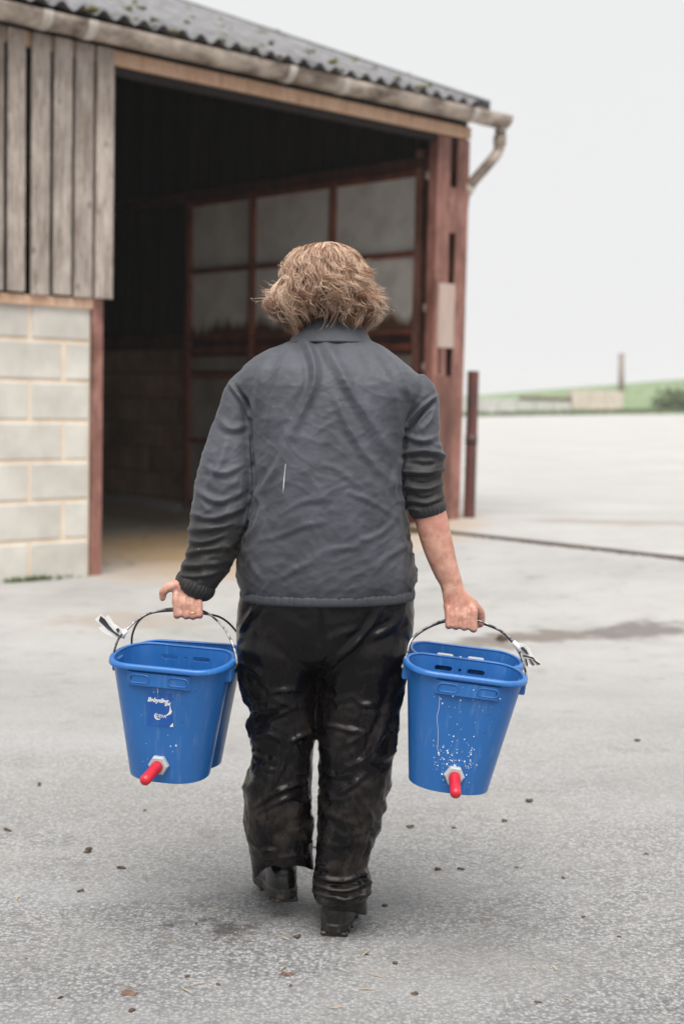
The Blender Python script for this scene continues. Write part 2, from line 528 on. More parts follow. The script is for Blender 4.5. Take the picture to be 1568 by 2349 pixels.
M_HINGE = simple('worn_hinge', (0.70, 0.60, 0.54), (0.80, 0.72, 0.68), 20, 0.4)
M_PLANK = simple('pale_plank', (0.34, 0.24, 0.20), (0.46, 0.36, 0.31), 4, 0.8, 0.2, stretch=(1, 1, 0.2))
M_STRAW = simple('straw', (0.30, 0.20, 0.09), (0.55, 0.42, 0.22), 20, 0.8)
M_MUD = simple('mud', (0.05, 0.035, 0.025), (0.12, 0.085, 0.06), 60, 0.9, 0.5, 0.003)
M_LEAF = simple('dead_leaf', (0.09, 0.05, 0.035), (0.16, 0.09, 0.06), 60, 0.7)
M_FARWALL = simple('far_concrete', (0.46, 0.44, 0.43), (0.56, 0.54, 0.53), 2, 0.9)
M_FARSTACK = simple('far_blocks', (0.50, 0.42, 0.36), (0.60, 0.52, 0.46), 2, 0.9)
M_POLE = simple('pole_timber', (0.20, 0.16, 0.13), (0.28, 0.23, 0.20), 3, 0.9)
M_WEED = simple('weeds', (0.05, 0.08, 0.02), (0.11, 0.15, 0.05), 20, 0.8)

# ------------------------------------------------------------------ yard and ground
W0 = np.array([-2.2897, 9.4938, 0.0])
PSI = R(43.21)
WV = np.array([math.cos(PSI), math.sin(PSI), 0]); GV = np.array([-math.sin(PSI), math.cos(PSI), 0])
def barn_w(s, d, z=0):
    s, d, z = np.broadcast_arrays(np.asarray(s, float), np.asarray(d, float), np.asarray(z, float))
    return W0 + s[..., None] * WV + d[..., None] * GV + z[..., None] * np.array([0, 0, 1.0])
S_K = 4.012                                   # the kerb line, parallel to the barn's gable
def z_low(s, d):
    return 0.20 * sstep(1.4, 4.0, s) * sstep(0.6, -0.4, d) - 0.03 * sstep(3.5, 4.0, s) * sstep(0.6, -0.4, d)
def z_high(s, d):
    p = barn_w(s, d)
    y = p[..., 1]; x = p[..., 0]
    k = np.clip(0.0005 + 0.00046 * (x - 9), -0.002, 0.0075)
    return (0.20 + 0.04 * sstep(4.0, 4.6, s)) * (1 - sstep(0.1, 0.35, d) * sstep(4.62, 4.58, s)) + 0.004 + k * np.clip(y - 13, 0, 90)
def axis(lo, hi, c0, c1, step, grow=1.35):
    a = list(np.arange(c0, c1 + 1e-6, step)); s = step
    while a[-1] < hi: s *= grow; a.append(min(hi, a[-1] + s))
    s = step
    while a[0] > lo: s *= grow; a.insert(0, max(lo, a[0] - s))
    return np.array(a)
def sheet(name, sa, da, zf, mat, flip=False, edge=None):
    S, D = np.meshgrid(sa, da, indexing='ij')
    V = barn_w(S, D, zf(S, D)).reshape(-1, 3)
    n, m = len(sa), len(da)
    i = np.arange(n - 1)[:, None] * m + np.arange(m - 1)[None, :]
    F = np.stack([i, i + m, i + m + 1, i + 1], -1).reshape(-1, 4)
    if edge is not None:                       # the kerb face under the slab's edge
        b = len(V); row = np.arange(m)
        V = np.vstack([V, V[:m] - np.array([0, 0, 0.12])])
        F = np.vstack([F, np.stack([row[:-1], row[1:], b + row[1:], b + row[:-1]], -1)[:, ::-1]])
    o = add(name, V, F, mat, smooth=True)
    tag(o, kind='structure')
    return o
da = axis(-60, 400, -8, 4, 0.15)
def low_rough(S, D): return z_low(S, D)
sheet('yard', np.append(axis(-200, 3.9, -6, 3.9, 0.15), S_K), da, low_rough, M_YARD)
def high_edge(S, D):
    return z_high(S, D) - 0.012 * (S < S_K + 0.005)
sheet('concrete_apron', np.insert(axis(4.06, 420, 4.06, 9, 0.2), 0, S_K + 0.002), da, high_edge, M_SLAB, edge=True)
# packed dirt and moss in the joint at the kerb
mb = MB()
for i in range(420):
    d = -random.random() ** 0.8 * 6 + 0.1; s = S_K - abs(random.gauss(0, 0.022)) - 0.002
    r = random.uniform(0.006, 0.02)
    p = barn_w(s, d, float(z_low(np.array(s), np.array(d))) + r * 0.2)
    mb.ball(p, (r * random.uniform(1, 2.2), r * random.uniform(1, 2.2), r * 0.8), 6, 4)
tag(add('kerb_dirt', mb.V, mb.F, M_MUD, smooth=True), 'dark line of packed dirt and moss along the slab edge', 'dirt', kind='stuff')

# grass field beyond the yard
def far_z(x, y):
    base = 0.244 + np.clip(0.0005 + 0.00046 * (x - 9), -0.002, 0.0075) * np.clip(y - 13, 0, 90)
    top = np.clip(1.63 + 0.106 * (x - 12.2), 1.45, 5.2)
    t = sstep(112, 129, y)
    bank = base + 0.07 * sstep(95, 97, y)
    return bank * (1 - t) + top * t - 0.004 * np.clip(y - 140, 0, 400)
xa = axis(-150, 260, 0, 50, 1.1); ya = axis(95, 330, 95, 132, 0.9)
X, Y = np.meshgrid(xa, ya, indexing='ij')
Yj = Y + (Y < 98) * 1.6 * fbm(np.stack([X.ravel() * 0.5, Y.ravel() * 0, X.ravel() * 0], 1), 3).reshape(X.shape)
Z = far_z(X, Y) + 0.14 * fbm(np.stack([X.ravel() * 0.5, Y.ravel() * 0.5, 0 * X.ravel()], 1), 3).reshape(X.shape) * sstep(95, 99, Y)
Z[:, 0] -= 0.4
V = np.stack([X, Yj, Z], -1).reshape(-1, 3); n, m = X.shape
i = np.arange(n - 1)[:, None] * m + np.arange(m - 1)[None, :]
tag(add('grass_field', V, np.stack([i, i + m, i + m + 1, i + 1], -1).reshape(-1, 4), M_GRASS, smooth=True), kind='structure')
# rough grass tufts on the bank
mb = MB()
for k in range(2600):
    x, y = random.uniform(6, 36), 95.5 + abs(random.gauss(0, 1)) * 4.5
    z = float(far_z(np.array(x), np.array(y))) - 0.03
    h = random.uniform(0.1, 0.36); a = random.random() * 6.28; wd = random.uniform(0.06, 0.14)
    dx, dy = math.cos(a) * wd, math.sin(a) * wd; lx, ly = random.gauss(0, 0.08), random.gauss(0, 0.08)
    mb.put([(x - dx, y - dy, z), (x + dx, y + dy, z), (x + lx, y + ly, z + h)], [(0, 1, 2)])
tag(add('verge_grass', mb.V, mb.F, M_WEED), 'rough green grass growing along the far edge of the yard', 'grass', kind='stuff')

def far_box(name, u0, u1, v0, v1, Y, dep, mat, label, cat, bars=0):
    a, b = P(u0, v0, Y), P(u1, v1, Y)
    a2 = P(u0, v1, Y)
    root = empty(name, ((a[0] + b[0]) / 2, Y, min(b[2], a2[2])))
    tag(root, label, cat)
    return root, a[0], b[0], min(b[2], a2[2]) - 0.25, a[2]
r_, x0, x1, z0, z1 = far_box('low_wall', 1060, 1308, 914, 938, 110, 0.3, M_FARWALL, 'low pale concrete wall with a dark rail, beyond the yard before the grass bank', 'wall')
n = 6
for k in range(n):
    mb = MB(); mb.box(x0 + (x1 - x0) * k / n + 0.02, x0 + (x1 - x0) * (k + 1) / n - 0.02, 110, 110.4, z0, z1, 0.02)
    add('concrete_panel', mb.V, mb.F, M_FARWALL, r_, 'world')
mb = MB(); mb.box(x0 + (x1 - x0) * 0.52, x1, 109.9, 110.1, z1 + 0.04, z1 + 0.26, 0.01); add('rail', mb.V, mb.F, M_PIPE, r_, 'world')
for k in range(4):
    mb = MB(); x = x0 + (x1 - x0) * (0.53 + 0.155 * k); mb.box(x, x + 0.12, 110.11, 110.2, z0, z1 + 0.25, 0.01); add('rail_post', mb.V, mb.F, M_PIPE, r_, 'world')
r_, x0, x1, z0, z1 = far_box('block_stack', 1311, 1428, 895, 932, 110, 0.9, M_FARSTACK, 'pinkish stack of concrete blocks at the end of the low wall', 'block stack')
h = (z1 - z0 + 0.0) / 2
for j in range(2):
    for k in range(3):
        mb = MB(); wd = (x1 - x0) / 3
        mb.box(x0 + wd * k + 0.015, x0 + wd * (k + 1) - 0.015, 110 + 0.05 * j, 111.8, z0 + h * j + 0.004, z0 + h * (j + 1) - 0.012, 0.02)
        add('block', mb.V, mb.F, M_FARSTACK, r_, 'world')
a, b = P(1424, 814, 124), P(1424, 905, 124)
r_ = empty('wooden_pole', (b[0], 124, b[2] - 0.8)); tag(r_, 'lone weathered wooden pole standing on the grass bank', 'pole')
mb = MB(); mb.tube([(b[0], 124, b[2] - 0.8), (a[0], 124, a[2])], [0.30, 0.25], 12); add('shaft', mb.V, mb.F, M_POLE, r_, 'world', smooth=True)
mb = MB(); mb.tube([(a[0], 124, a[2] + 0.001), (a[0], 124, a[2] + 0.08)], [0.28, 0.22], 12); add('cap', mb.V, mb.F, M_PIPE, r_, 'world')
# scrubby bush on the bank
def bush(u, v, Y, rx, rz, label):
    c = P(u, v, Y); base = float(far_z(np.array(c[0]), np.array(Y)))
    root = empty('scrub_bush', (c[0], Y, base)); tag(root, label, 'bush')
    st = MB()
    for k in range(7):
        a = random.random() * 6.28; st.tube([(c[0], Y, base - 0.1), (c[0] + math.cos(a) * rx * 0.6, Y + math.sin(a) * rx * 0.6, base + rz * 1.1)], [0.03, 0.01], 5)
    add('stem', st.V, st.F, M_POLE, root, 'world')
    lf = MB()
    for k in range(1500):
        q = np.array([random.gauss(0, 0.5) * rx, random.gauss(0, 0.5) * rx, abs(random.gauss(0.8, 0.45)) * rz])
        p = np.array([c[0], Y, base]) + q; e = np.random.default_rng(k).normal(size=(3, 3)) * 0.15
        lf.put([p + e[0], p + e[1], p + e[2]], [(0, 1, 2)])
    add('foliage', lf.V, lf.F, M_WEED, root, 'world')
bush(1555, 905, 114, 1.8, 0.8, 'scrubby dark green bush on the grass bank')

# ------------------------------------------------------------------ the barn
barn = empty('barn', tuple(W0), (0, 0, PSI))
tag(barn, 'open-fronted farm barn of concrete blocks, grey timber boards and red steel under a corrugated roof', 'barn')
CZ0, CH, BL = -0.011, 0.2749, 0.525
def block_wall(name, axis_x, a0, a1, plane, thick, sign, offs, courses, mat_b, mat_m, zoff=0.0, a_pieces=None):
    """wall along local x (axis_x) or along local y; blocks are real pieces proud of the mortar"""
    mb = MB(); ztop = CZ0 + CH * courses + zoff
    lo, hi = sorted((plane + sign * 0.009, plane + sign * thick))
    mb.box(*((a0, a1, lo, hi) if axis_x else (lo, hi, a0, a1)), -0.25, ztop - 0.004)
    wall = add(name, mb.V, mb.F, mat_m, barn)
    cache = {}
    for k in range(courses):
        j = offs[k % 2] - BL * 40
        edges = [a0] + [j + BL * i for i in range(120) if a0 + 0.06 < j + BL * i < a1 - 0.06] + [a1]
        for e0, e1 in zip(edges[:-1], edges[1:]):
            if a_pieces and e0 > a_pieces: continue
            L = round(e1 - e0 - 0.030, 4)
            if L < 0.03: continue
            z0 = CZ0 + CH * k + zoff + 0.015 if k else -0.2; z1 = CZ0 + CH * (k + 1) + zoff - 0.015
            key = (L, round(z1 - z0, 3))
            ctr = ((e0 + e1) / 2 + random.uniform(-.003, .003), plane + sign * 0.045 + random.uniform(-0.0025, 0.0025), (z0 + z1) / 2)
            if not axis_x: ctr = (ctr[1], ctr[0], ctr[2])
            wc = WM[wall].translation; rel = WM[barn].inverted() @ wc
            loc = (ctr[0] - rel.x, ctr[1] - rel.y, ctr[2] - rel.z)
            if key not in cache:
                q = MB(); hx, hy, hz = L / 2, 0.045, (z1 - z0) / 2
                q.box(*((-hx, hx, -hy, hy) if axis_x else (-hy, hy, -hx, hx)), -hz, hz, 0.006)
                me = mesh_data('block', q.V, q.F); me.materials.append(mat_b)
                cache[key] = me
            o = bpy.data.objects.new('block', cache[key]); col.objects.link(o); o.parent = wall; o.location = loc
    return wall
block_wall('front_wall', True, -3.3, 0.7065, 0.0, 0.2, 1, (0.228, 0.4896), 7, M_BLOCK, M_MORTAR)
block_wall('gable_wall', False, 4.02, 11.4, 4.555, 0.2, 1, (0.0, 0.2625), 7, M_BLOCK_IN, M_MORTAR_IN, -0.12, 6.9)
# upright grey boards over the blocks
be = [(0.702, 0.842), (0.534, 0.676), (0.367, 0.506), (0.200, 0.338), (0.022, 0.150)]
x = -0.012
while x > -3.2:
    be.append((x - 0.142, x)); x -= 0.166
for k, (a, b) in enumerate(be):
    mb = MB(); mb.box(a, b, -0.062 + random.uniform(-.004, .004), -0.034, 1.943 + random.uniform(-0.008, 0.006), 3.655, 0.004)
    add('board', mb.V, mb.F, M_BOARD, barn)
mb = MB(); mb.box(-3.3, 0.70, -0.030, 0.16, 1.87, 1.935); add('sill_plate', mb.V, mb.F, M_BEAM, barn)
mb = MB(); mb.box(-3.3, 4.56, -0.031, 0.015, 3.560, 3.66, 0.005); add('lintel_beam', mb.V, mb.F, M_BEAM, barn)
mb = MB(); mb.box(-3.3, 4.56, 0.016, 0.05, 3.50, 3.80); add('fascia_shadow', mb.V, mb.F, M_DARKBOARD, barn)  # dark fascia strip standing in for the shadow under the gutter
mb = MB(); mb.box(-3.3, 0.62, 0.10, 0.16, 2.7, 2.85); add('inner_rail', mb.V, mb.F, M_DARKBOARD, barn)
mb = MB(); mb.box(-3.3, 0.62, 0.165, 0.18, 2.9, 3.78); add('board_light_block', mb.V, mb.F, M_DARKBOARD, barn)  # added behind the boards to block a light leak
# steel stanchion at the near end of the opening
mb = MB()
mb.box(0.7100, 0.7985, -0.012, 0.000, -0.1, 3.55); mb.box(0.748, 0.758, 0.0005, 0.188, -0.1, 3.55); mb.box(0.7100, 0.7985, 0.1885, 0.20, -0.1, 3.55)
add('steel_column', mb.V, mb.F, M_STEEL, barn)
# corner stanchion: two flanges, web, batten plates and the pale plank
mb = MB(); mb.box(4.175, 4.338, -0.004, 0.010, 0.1, 3.55, 0.003); mb.box(4.425, 4.576, -0.005, 0.012, 0.1, 3.55, 0.003)
mb.box(4.20, 4.56, 0.10, 0.114, 0.1, 3.55)
mb.box(4.176, 4.19, 0.0105, 0.099, 0.1, 3.55); mb.box(4.56, 4.574, 0.0125, 0.20, 0.1, 3.55)
corner = add('corner_column', mb.V, mb.F, M_STEEL, barn)
ci = WM[barn].inverted() @ WM[corner].translation
def cpart(name, x0, x1, y0, y1, z0, z1, mat):
    m_ = MB(); m_.box(x0 - ci.x, x1 - ci.x, y0 - ci.y, y1 - ci.y, z0 - ci.z, z1 - ci.z, 0.002); return add(name, m_.V, m_.F, mat, corner)
cpart('batten_plate', 4.325, 4.44, -0.0005, 0.0115, 2.74, 3.13, M_STEEL)
cpart('batten_plate', 4.20, 4.44, -0.008, -0.0045, 0.1, 1.50, M_RUST)
cpart('timber_packer', 4.215, 4.424, -0.016, -0.0052, 1.745, 2.30, M_PLANK)
cpart('slot_bar', 4.24, 4.27, -0.02, -0.0042, 1.52, 1.74, M_STEEL_DARK)  # dark bar laid on the flange in place of a dark slot
cpart('side_plank', 4.577, 4.60, 0.02, 0.22, 0.1, 2.9, M_PLANK)
mb = MB(); mb.box(4.478, 4.545, 0.14, 0.40, 0.0, 3.50); add('hanging_post', mb.V, mb.F, M_STEEL_DARK, barn)
# roof
ZE, D_E, SL = 3.828, -0.22, 0.378
D_R = 6.0
def roof_slope(name, d0, d1, sl, z0):
    pit, amp, th = 0.163, 0.026, 0.012
    ss = np.arange(-3.6, 4.545, pit / 10); dd = np.linspace(d0, d1, 9)
    S, D = np.meshgrid(ss, dd, indexing='ij')
    sag = 0.012 * fbm(np.stack([S.ravel() * 0.6, D.ravel() * 0.6, 0 * S.ravel()], 1), 2).reshape(S.shape)
    Z = z0 + sl * (D - d0) + amp * np.cos(2 * np.pi * S / pit) + sag
    top = np.stack([S, D, Z], -1).reshape(-1, 3); bot = top - np.array([0, 0, th])
    n, m = S.shape
    i = (np.arange(n - 1)[:, None] * m + np.arange(m - 1)[None, :])
    q = np.stack([i, i + m, i + m + 1, i + 1], -1).reshape(-1, 4); nb = n * m
    F = [q, q[:, ::-1] + nb]
    for row in (np.arange(n) * m, np.arange(n) * m + m - 1, np.arange(m), (n - 1) * m + np.arange(m)):
        F.append(np.stack([row[:-1], row[1:], row[1:] + nb, row[:-1] + nb], -1))
    return add(name, np.vstack([top, bot]), np.vstack(F), M_ROOF, barn, smooth=True, fixn=True)
roof = roof_slope('roof', D_E, D_R, SL, ZE)
roof_slope('rear_roof', D_R + 0.01, 2 * D_R - D_E, -SL, ZE + SL * (D_R - D_E))
mb = MB(); zr = ZE + SL * (D_R - D_E)
mb.tube([(-3.6, D_R, zr + 0.02), (4.58, D_R, zr + 0.02)], 0.09, 12); add('ridge_cap', mb.V, mb.F, M_ROOF, barn, smooth=True)
mb = MB()
def sl_box(x0, x1, d0, d1, h0, h1):
    zz = lambda d: ZE + SL * (d - D_E)
    V = [(x, d, zz(d) + h) for x in (x0, x1) for d in (d0, d1) for h in (h0, h1)]
    return V, [(0, 1, 3, 2), (4, 6, 7, 5), (0, 4, 5, 1), (2, 3, 7, 6), (0, 2, 6, 4), (1, 5, 7, 3)]
mb.put(*sl_box(4.49, 4.57, D_E - 0.01, D_R, 0.012, 0.040)); mb.put(*sl_box(4.548, 4.57, D_E - 0.01, D_R, -0.06, 0.0115))
add('verge_trim', mb.V, mb.F, M_ROOF, barn)
ri = WM[barn].inverted() @ WM[roof].translation
mb = MB()
for k in range(190):
    s, d = random.uniform(-1.5, 4.6), D_E + random.random() ** 1.4 * 3.8
    if random.random() < 0.7: s = round((s) / 0.163 + 0.5) * 0.163 - 0.0815 + random.gauss(0, 0.02)
    z = ZE + SL * (d - D_E) + 0.026 * math.cos(2 * math.pi * s / 0.163) + 0.004
    r = random.uniform(0.012, 0.04)
    for q in range(5):
        mb.ball((s + random.gauss(0, r * .8) - ri.x, d + random.gauss(0, r) - ri.y, z + random.uniform(0, r * .4) - ri.z), (r * random.uniform(.4, .9), r * random.uniform(.5, 1.1), r * random.uniform(.3, .7)), 6, 4)
tag(add('moss', mb.V, mb.F, M_MOSS, roof, smooth=True), kind='stuff')
# purlins under the roof
for d in (0.35, 1.6, 2.9, 4.2, 5.4):
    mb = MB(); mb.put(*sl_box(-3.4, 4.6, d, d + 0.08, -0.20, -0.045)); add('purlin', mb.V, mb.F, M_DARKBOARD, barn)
# gutter, its joints, outlet and swan-neck downpipe
def onp(u, v, d):
    r = ray(u, v); o = W0 + d * GV; t = ((o - CAM) @ GV) / (r @ GV); p = CAM + t * r
    return (p - W0) @ WV, d, p[2]
GD = -0.205
gl, gr_ = (0.0, 0, 3.735), (4.7, 0, 3.752)
gs = (gr_[2] - gl[2]) / (gr_[0] - gl[0])
def gz(s): return gl[2] + gs * (s - gl[0])
def half_pipe(s0, s1, ro, ri_, mat, name, parent=None, n=14):
    mb = MB(); a = np.linspace(math.pi * 0.97, math.pi * 2.03, n)
    rings = []
    for s in np.linspace(s0, s1, max(2, int((s1 - s0) / 0.25))):
        o = np.stack([np.full(n, s), GD + ro * np.cos(a), gz(s) + ro * np.sin(a)], 1)
        i = np.stack([np.full(n, s), GD + ri_ * np.cos(a[::-1]), gz(s) + ri_ * np.sin(a[::-1])], 1)
        rings.append(np.vstack([o, i]))
    V, F = rings_mesh(rings)
    return V, F
gutter = add('gutter', *half_pipe(-3.6, 4.50, 0.095, 0.088, M_GUTTER, 'gutter'), M_GUTTER, barn, smooth=False, fixn=True)
gi = WM[barn].inverted() @ WM[gutter].translation
def gpart(name, VF, mat, smooth=False):
    V = np.asarray(VF[0]) - np.array(gi); return add(name, V, VF[1], mat, gutter, smooth=smooth, fixn=True)
for u in (94, 198, 656, 782, 1080):
    s = onp(u, 100, GD)[0]
    gpart('joint', half_pipe(s - 0.035, s + 0.035, 0.101, 0.0955, None, ''), M_GUTTER_JOINT)
gpart('gutter_end', half_pipe(4.501, 4.79, 0.099, 0.086, None, ''), M_GUTTER)
def bo(u, v, d):
    s, _, z = onp(u, v, d); return np.array([s, d, z])
dp = spline([bo(1148, 292, GD), bo(1147, 305, GD), bo(1145, 325, GD), bo(1140, 350, GD + 0.02), bo(1118, 378, GD + 0.06), bo(1080, 422, GD + 0.2), bo(1066, 445, GD + 0.26), bo(1062, 475, 0.09)], 5)
down = add('downpipe', *tube(dp, 0.047, 12), M_GUTTER, barn, smooth=True)
di = WM[barn].inverted() @ WM[down].translation
def dpart(name, pts, r, mat):
    V, F = tube(np.asarray(pts) - np.array(di), r, 12); return add(name, V, F, mat, down, smooth=True)
dpart('collar', [bo(1147, 298, GD), bo(1147, 302, GD)], 0.053, M_GUTTER_JOINT)
dpart('collar', [bo(1146, 312, GD), bo(1145, 333, GD)], 0.057, M_GUTTER)
dpart('collar', [bo(1079, 424, GD + 0.20), bo(1068, 441, GD + 0.25)], 0.055, M_GUTTER_JOINT)
V, F = tube(np.array([(4.64, 0.16, 0.22), (4.64, 0.16, 2.5), bo(1062, 475, 0.13)]) - np.array(di), 0.038, 12)
add('drop_pipe', V, F, M_GUTTER, down, smooth=True)
# gable: dark boarding, big framed door with muddy sheets
GS = 4.555
def ztop(d): return ZE + SL * (min(d, 2 * D_R - d) - D_E) - 0.05
mb = MB(); gb = np.array([(GS + 0.05, 0.12, 3.40), (GS + 0.05, 0.12, ztop(0.12)), (GS + 0.05, D_R, ztop(D_R)), (GS + 0.05, 11.5, ztop(11.5)), (GS + 0.05, 11.5, 1.70), (GS + 0.05, 3.98, 1.70), (GS + 0.05, 3.98, 3.40)])
mb.put(np.vstack([gb, gb + (0.03, 0, 0)]), [tuple(range(7)), tuple(range(13, 6, -1))] + [(i, 7 + i, 7 + (i + 1) % 7, (i + 1) % 7) for i in range(7)])
add('gable_light_block', mb.V, mb.F, M_DARKBOARD, barn, fixn=True)  # backing added to keep daylight from showing between the boards
d = 0.14
while d < 9:
    z0 = 3.46 if d < 3.9 else 1.86
    mb = MB(); dp_ = random.choice([0.018, 0.022, 0.040]); mb.box(GS + 0.048 - dp_, GS + 0.048, d, d + 0.15, z0, ztop(d + (0 if d < D_R else 0.15)), 0.004)
    add('gable_board', mb.V, mb.F, M_DARKBOARD, barn); d += 0.178
mb = MB(); mb.box(GS - 0.06, GS + 0.02, 0.3, 9.5, 3.36, 3.455); add('gable_rail', mb.V, mb.F, M_STEEL_DARK, barn)
mb = MB(); mb.box(GS - 0.03, GS + 0.02, 3.99, 9.5, 1.81, 1.93); add('wall_plate', mb.V, mb.F, M_STEEL_DARK, barn)
door = empty('barn_door', (0, 0, 0)); door.parent = barn; WM[door] = WM[barn]
def dbox(name, x0, x1, y0, y1, z0, z1, mat, bev=0.004):
    m_ = MB(); m_.box(x0, x1, y0, y1, z0, z1, bev); return add(name, m_.V, m_.F, mat, door)
for d, wd in ((0.50, 0.07), (1.66, 0.055), (2.86, 0.055), (3.92, 0.07)):
    dbox('upright', GS - 0.06, GS - 0.002, d, d + wd, 0.06, 3.53 if d < 1 else 3.36, M_STEEL if d < 1 else M_BARS)
for z, hh in ((3.30, 0.05), (2.585, 0.05), (1.885, 0.045), (1.74, 0.06), (1.47, 0.05), (0.78, 0.05), (0.10, 0.06)):
    for a, b in ((0.571, 1.659), (1.716, 2.859), (2.916, 3.919)):
        dbox('crossbar', GS - 0.05, GS - 0.004, a, b, z, z + hh, M_BARS)
for a, b in ((0.56, 1.68), (1.69, 2.88), (2.89, 3.94)):
    for z0, z1, m_ in ((2.60, 3.34, M_PANEL), (1.90, 2.595, M_PANEL), (1.56, 1.70, M_PANEL_LOW), (0.80, 1.50, M_PANEL_LOW), (0.10, 0.79, M_PANEL_LOW)):
        dbox('sheet_panel', GS + 0.001, GS + 0.006, a, b, z0, z1, m_, 0.0)
dbox('door_light_block', GS + 0.010, GS + 0.016, 0.11, 3.97, 0.05, 3.42, M_STEEL_DARK, 0.0)  # added sheet, closes the gaps round the door against daylight
for u, v in ((986, 402), (981, 706), (978, 841)):
    p = ray(u, v); t = ((W0 + (GS - 0.10) * WV - CAM) @ WV) / (p @ WV); q = CAM + p * t
    sl_, dl_ = (q - W0) @ WV, (q - W0) @ GV
    m_ = MB(); m_.tube([(sl_ + 0.08, dl_, q[2]), (sl_, dl_, q[2])], 0.022, 10); m_.ball((sl_, dl_, q[2]), 0.048, 12, 8)
    add('hinge', m_.V, m_.F, M_HINGE, door, smooth=True)
# far and side walls that close the barn in
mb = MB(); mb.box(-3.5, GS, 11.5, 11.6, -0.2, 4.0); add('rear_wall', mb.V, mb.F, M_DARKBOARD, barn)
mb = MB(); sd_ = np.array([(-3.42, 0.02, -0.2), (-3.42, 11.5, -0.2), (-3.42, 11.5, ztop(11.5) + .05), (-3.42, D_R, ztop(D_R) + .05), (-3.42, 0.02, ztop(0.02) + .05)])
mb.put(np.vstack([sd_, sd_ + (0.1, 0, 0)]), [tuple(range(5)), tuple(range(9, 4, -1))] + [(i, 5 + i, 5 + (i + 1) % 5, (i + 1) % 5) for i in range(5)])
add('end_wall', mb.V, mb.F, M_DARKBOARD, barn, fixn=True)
# straw over the barn floor
mb = MB()
for k in range(4200):
    s, d = random.uniform(0.2, 4.4), 0.4 + random.random() * 6
    if random.random() < 0.55: s = 4.45 - abs(random.gauss(0, 0.6))
    p = barn_w(s, d, float(z_low(np.array(s), np.array(d))) + random.uniform(0.005, 0.03)); a = random.random() * 6.28; L = random.uniform(0.04, 0.13)
    e = np.array([math.cos(a), math.sin(a), random.gauss(0, .12)]) * L; q = np.array([-math.sin(a), math.cos(a), 0]) * 0.004
    mb.put([p - e - q, p - e + q, p + e + q, p + e - q], [(0, 1, 2, 3)])
tag(add('straw', mb.V, mb.F, M_STRAW), 'loose straw littering the barn floor', 'straw', kind='stuff')
# weeds at the foot of the block wall
mb = MB()
for k in range(260):
    s = random.choice([random.gauss(0.25, 0.1), random.uniform(-2, 0.7)]); p = barn_w(s, -0.02 - abs(random.gauss(0, 0.02)), 0.0)
    h = random.uniform(0.01, 0.045); e = np.array([random.gauss(0, .02), random.gauss(0, .02), h]); q = np.array([0.006, 0.004, 0])
    mb.put([p - q, p + q, p + e], [(0, 1, 2)])
tag(add('wall_weeds', mb.V, mb.F, M_WEED), 'thin weeds and moss growing at the foot of the block wall', 'weeds', kind='stuff')

# rusty pipe post on the slab beside the corner column
b0, t0 = P(1075, 1194, 12.75), P(1079, 851, 12.75)
post = empty('pipe_post', (b0[0], b0[1], 0.24)); tag(post, 'short rusty pipe post standing on the slab beside the barn corner', 'post')
mb = MB(); mb.tube([(b0[0], 12.75, 0.1), (b0[0], 12.75, t0[2])], 0.052, 16, caps=False); add('pipe', mb.V, mb.F, M_PIPE, post, 'world', smooth=True)
mb = MB(); mb.tube([(b0[0], 12.75, t0[2] - 0.02), (b0[0], 12.75, t0[2] - 0.004)], 0.050, 16); add('cap', mb.V, mb.F, M_STEEL_DARK, post, 'world')
mb = MB(); mb.tube([(b0[0], 12.75, 0.90), (b0[0], 12.75, 0.99)], 0.056, 16); add('band', mb.V, mb.F, M_STEEL_DARK, post, 'world', smooth=True)
# ------------------------------------------------------------------ feeding buckets
def plastic(name, c):
    m, nt, b = new_mat(name)
    v = coords(nt, 'Object')
    n = ntex(nt, v, 9, 5)
    cc = ramp(nt, n, [(0.3, tuple(0.86 * x for x in c)), (0.7, c)])
    sc = ntex(nt, coords(nt, 'Object', (1, 1, 0.12)), 90, 4, 0.6)
    cc = mix(nt, ramp(nt, sc, [(0.56, 0.0), (0.8, 0.22)]), cc, (0.30, 0.42, 0.60), 'MIX')     # scuffs
    nt.links.new(cc, b.inputs['Base Color'])
    nt.links.new(ramp(nt, n, [(0.3, 0.26), (0.7, 0.4)]), b.inputs['Roughness'])
    b.inputs['Subsurface Weight'].default_value = 0.0
    bump(nt, ntex(nt, v, 30, 3), 0.12, 0.002, b)
    return m
M_BLUE = plastic('blue_plastic', (0.020, 0.138, 0.425))
M_GREYP = simple('grey_plastic_nut', (0.36, 0.37, 0.38), (0.46, 0.47, 0.48), 20, 0.45, kind='Object')
M_RED = simple('red_rubber', (0.42, 0.006, 0.022), (0.56, 0.02, 0.035), 18, 0.38, 0.1, 0.001, kind='Object')
M_WIRE = simple('galvanised_wire', (0.05, 0.045, 0.042), (0.42, 0.41, 0.40), 70, 0.35, metal=0.6, kind='Object', lo=0.42, hi=0.58)
M_WIRE_DK = simple('dark_wire', (0.02, 0.018, 0.018), (0.09, 0.06, 0.05), 60, 0.4, metal=0.5, kind='Object')
M_MILK = simple('milk', (0.72, 0.72, 0.70), (0.80, 0.80, 0.78), 20, 0.3, kind='Object')
M_PRINT = simple('white_print', (0.66, 0.68, 0.70), (0.76, 0.77, 0.78), 60, 0.5, kind='Object')
M_STICKER = plastic('sticker_film', (0.010, 0.095, 0.38))
M_TAPE_W = simple('white_film', (0.66, 0.66, 0.65), (0.78, 0.78, 0.77), 25, 0.35, kind='Object')
M_TAPE_B = simple('black_film_print', (0.02, 0.02, 0.022), (0.05, 0.05, 0.055), 25, 0.4, kind='Object')

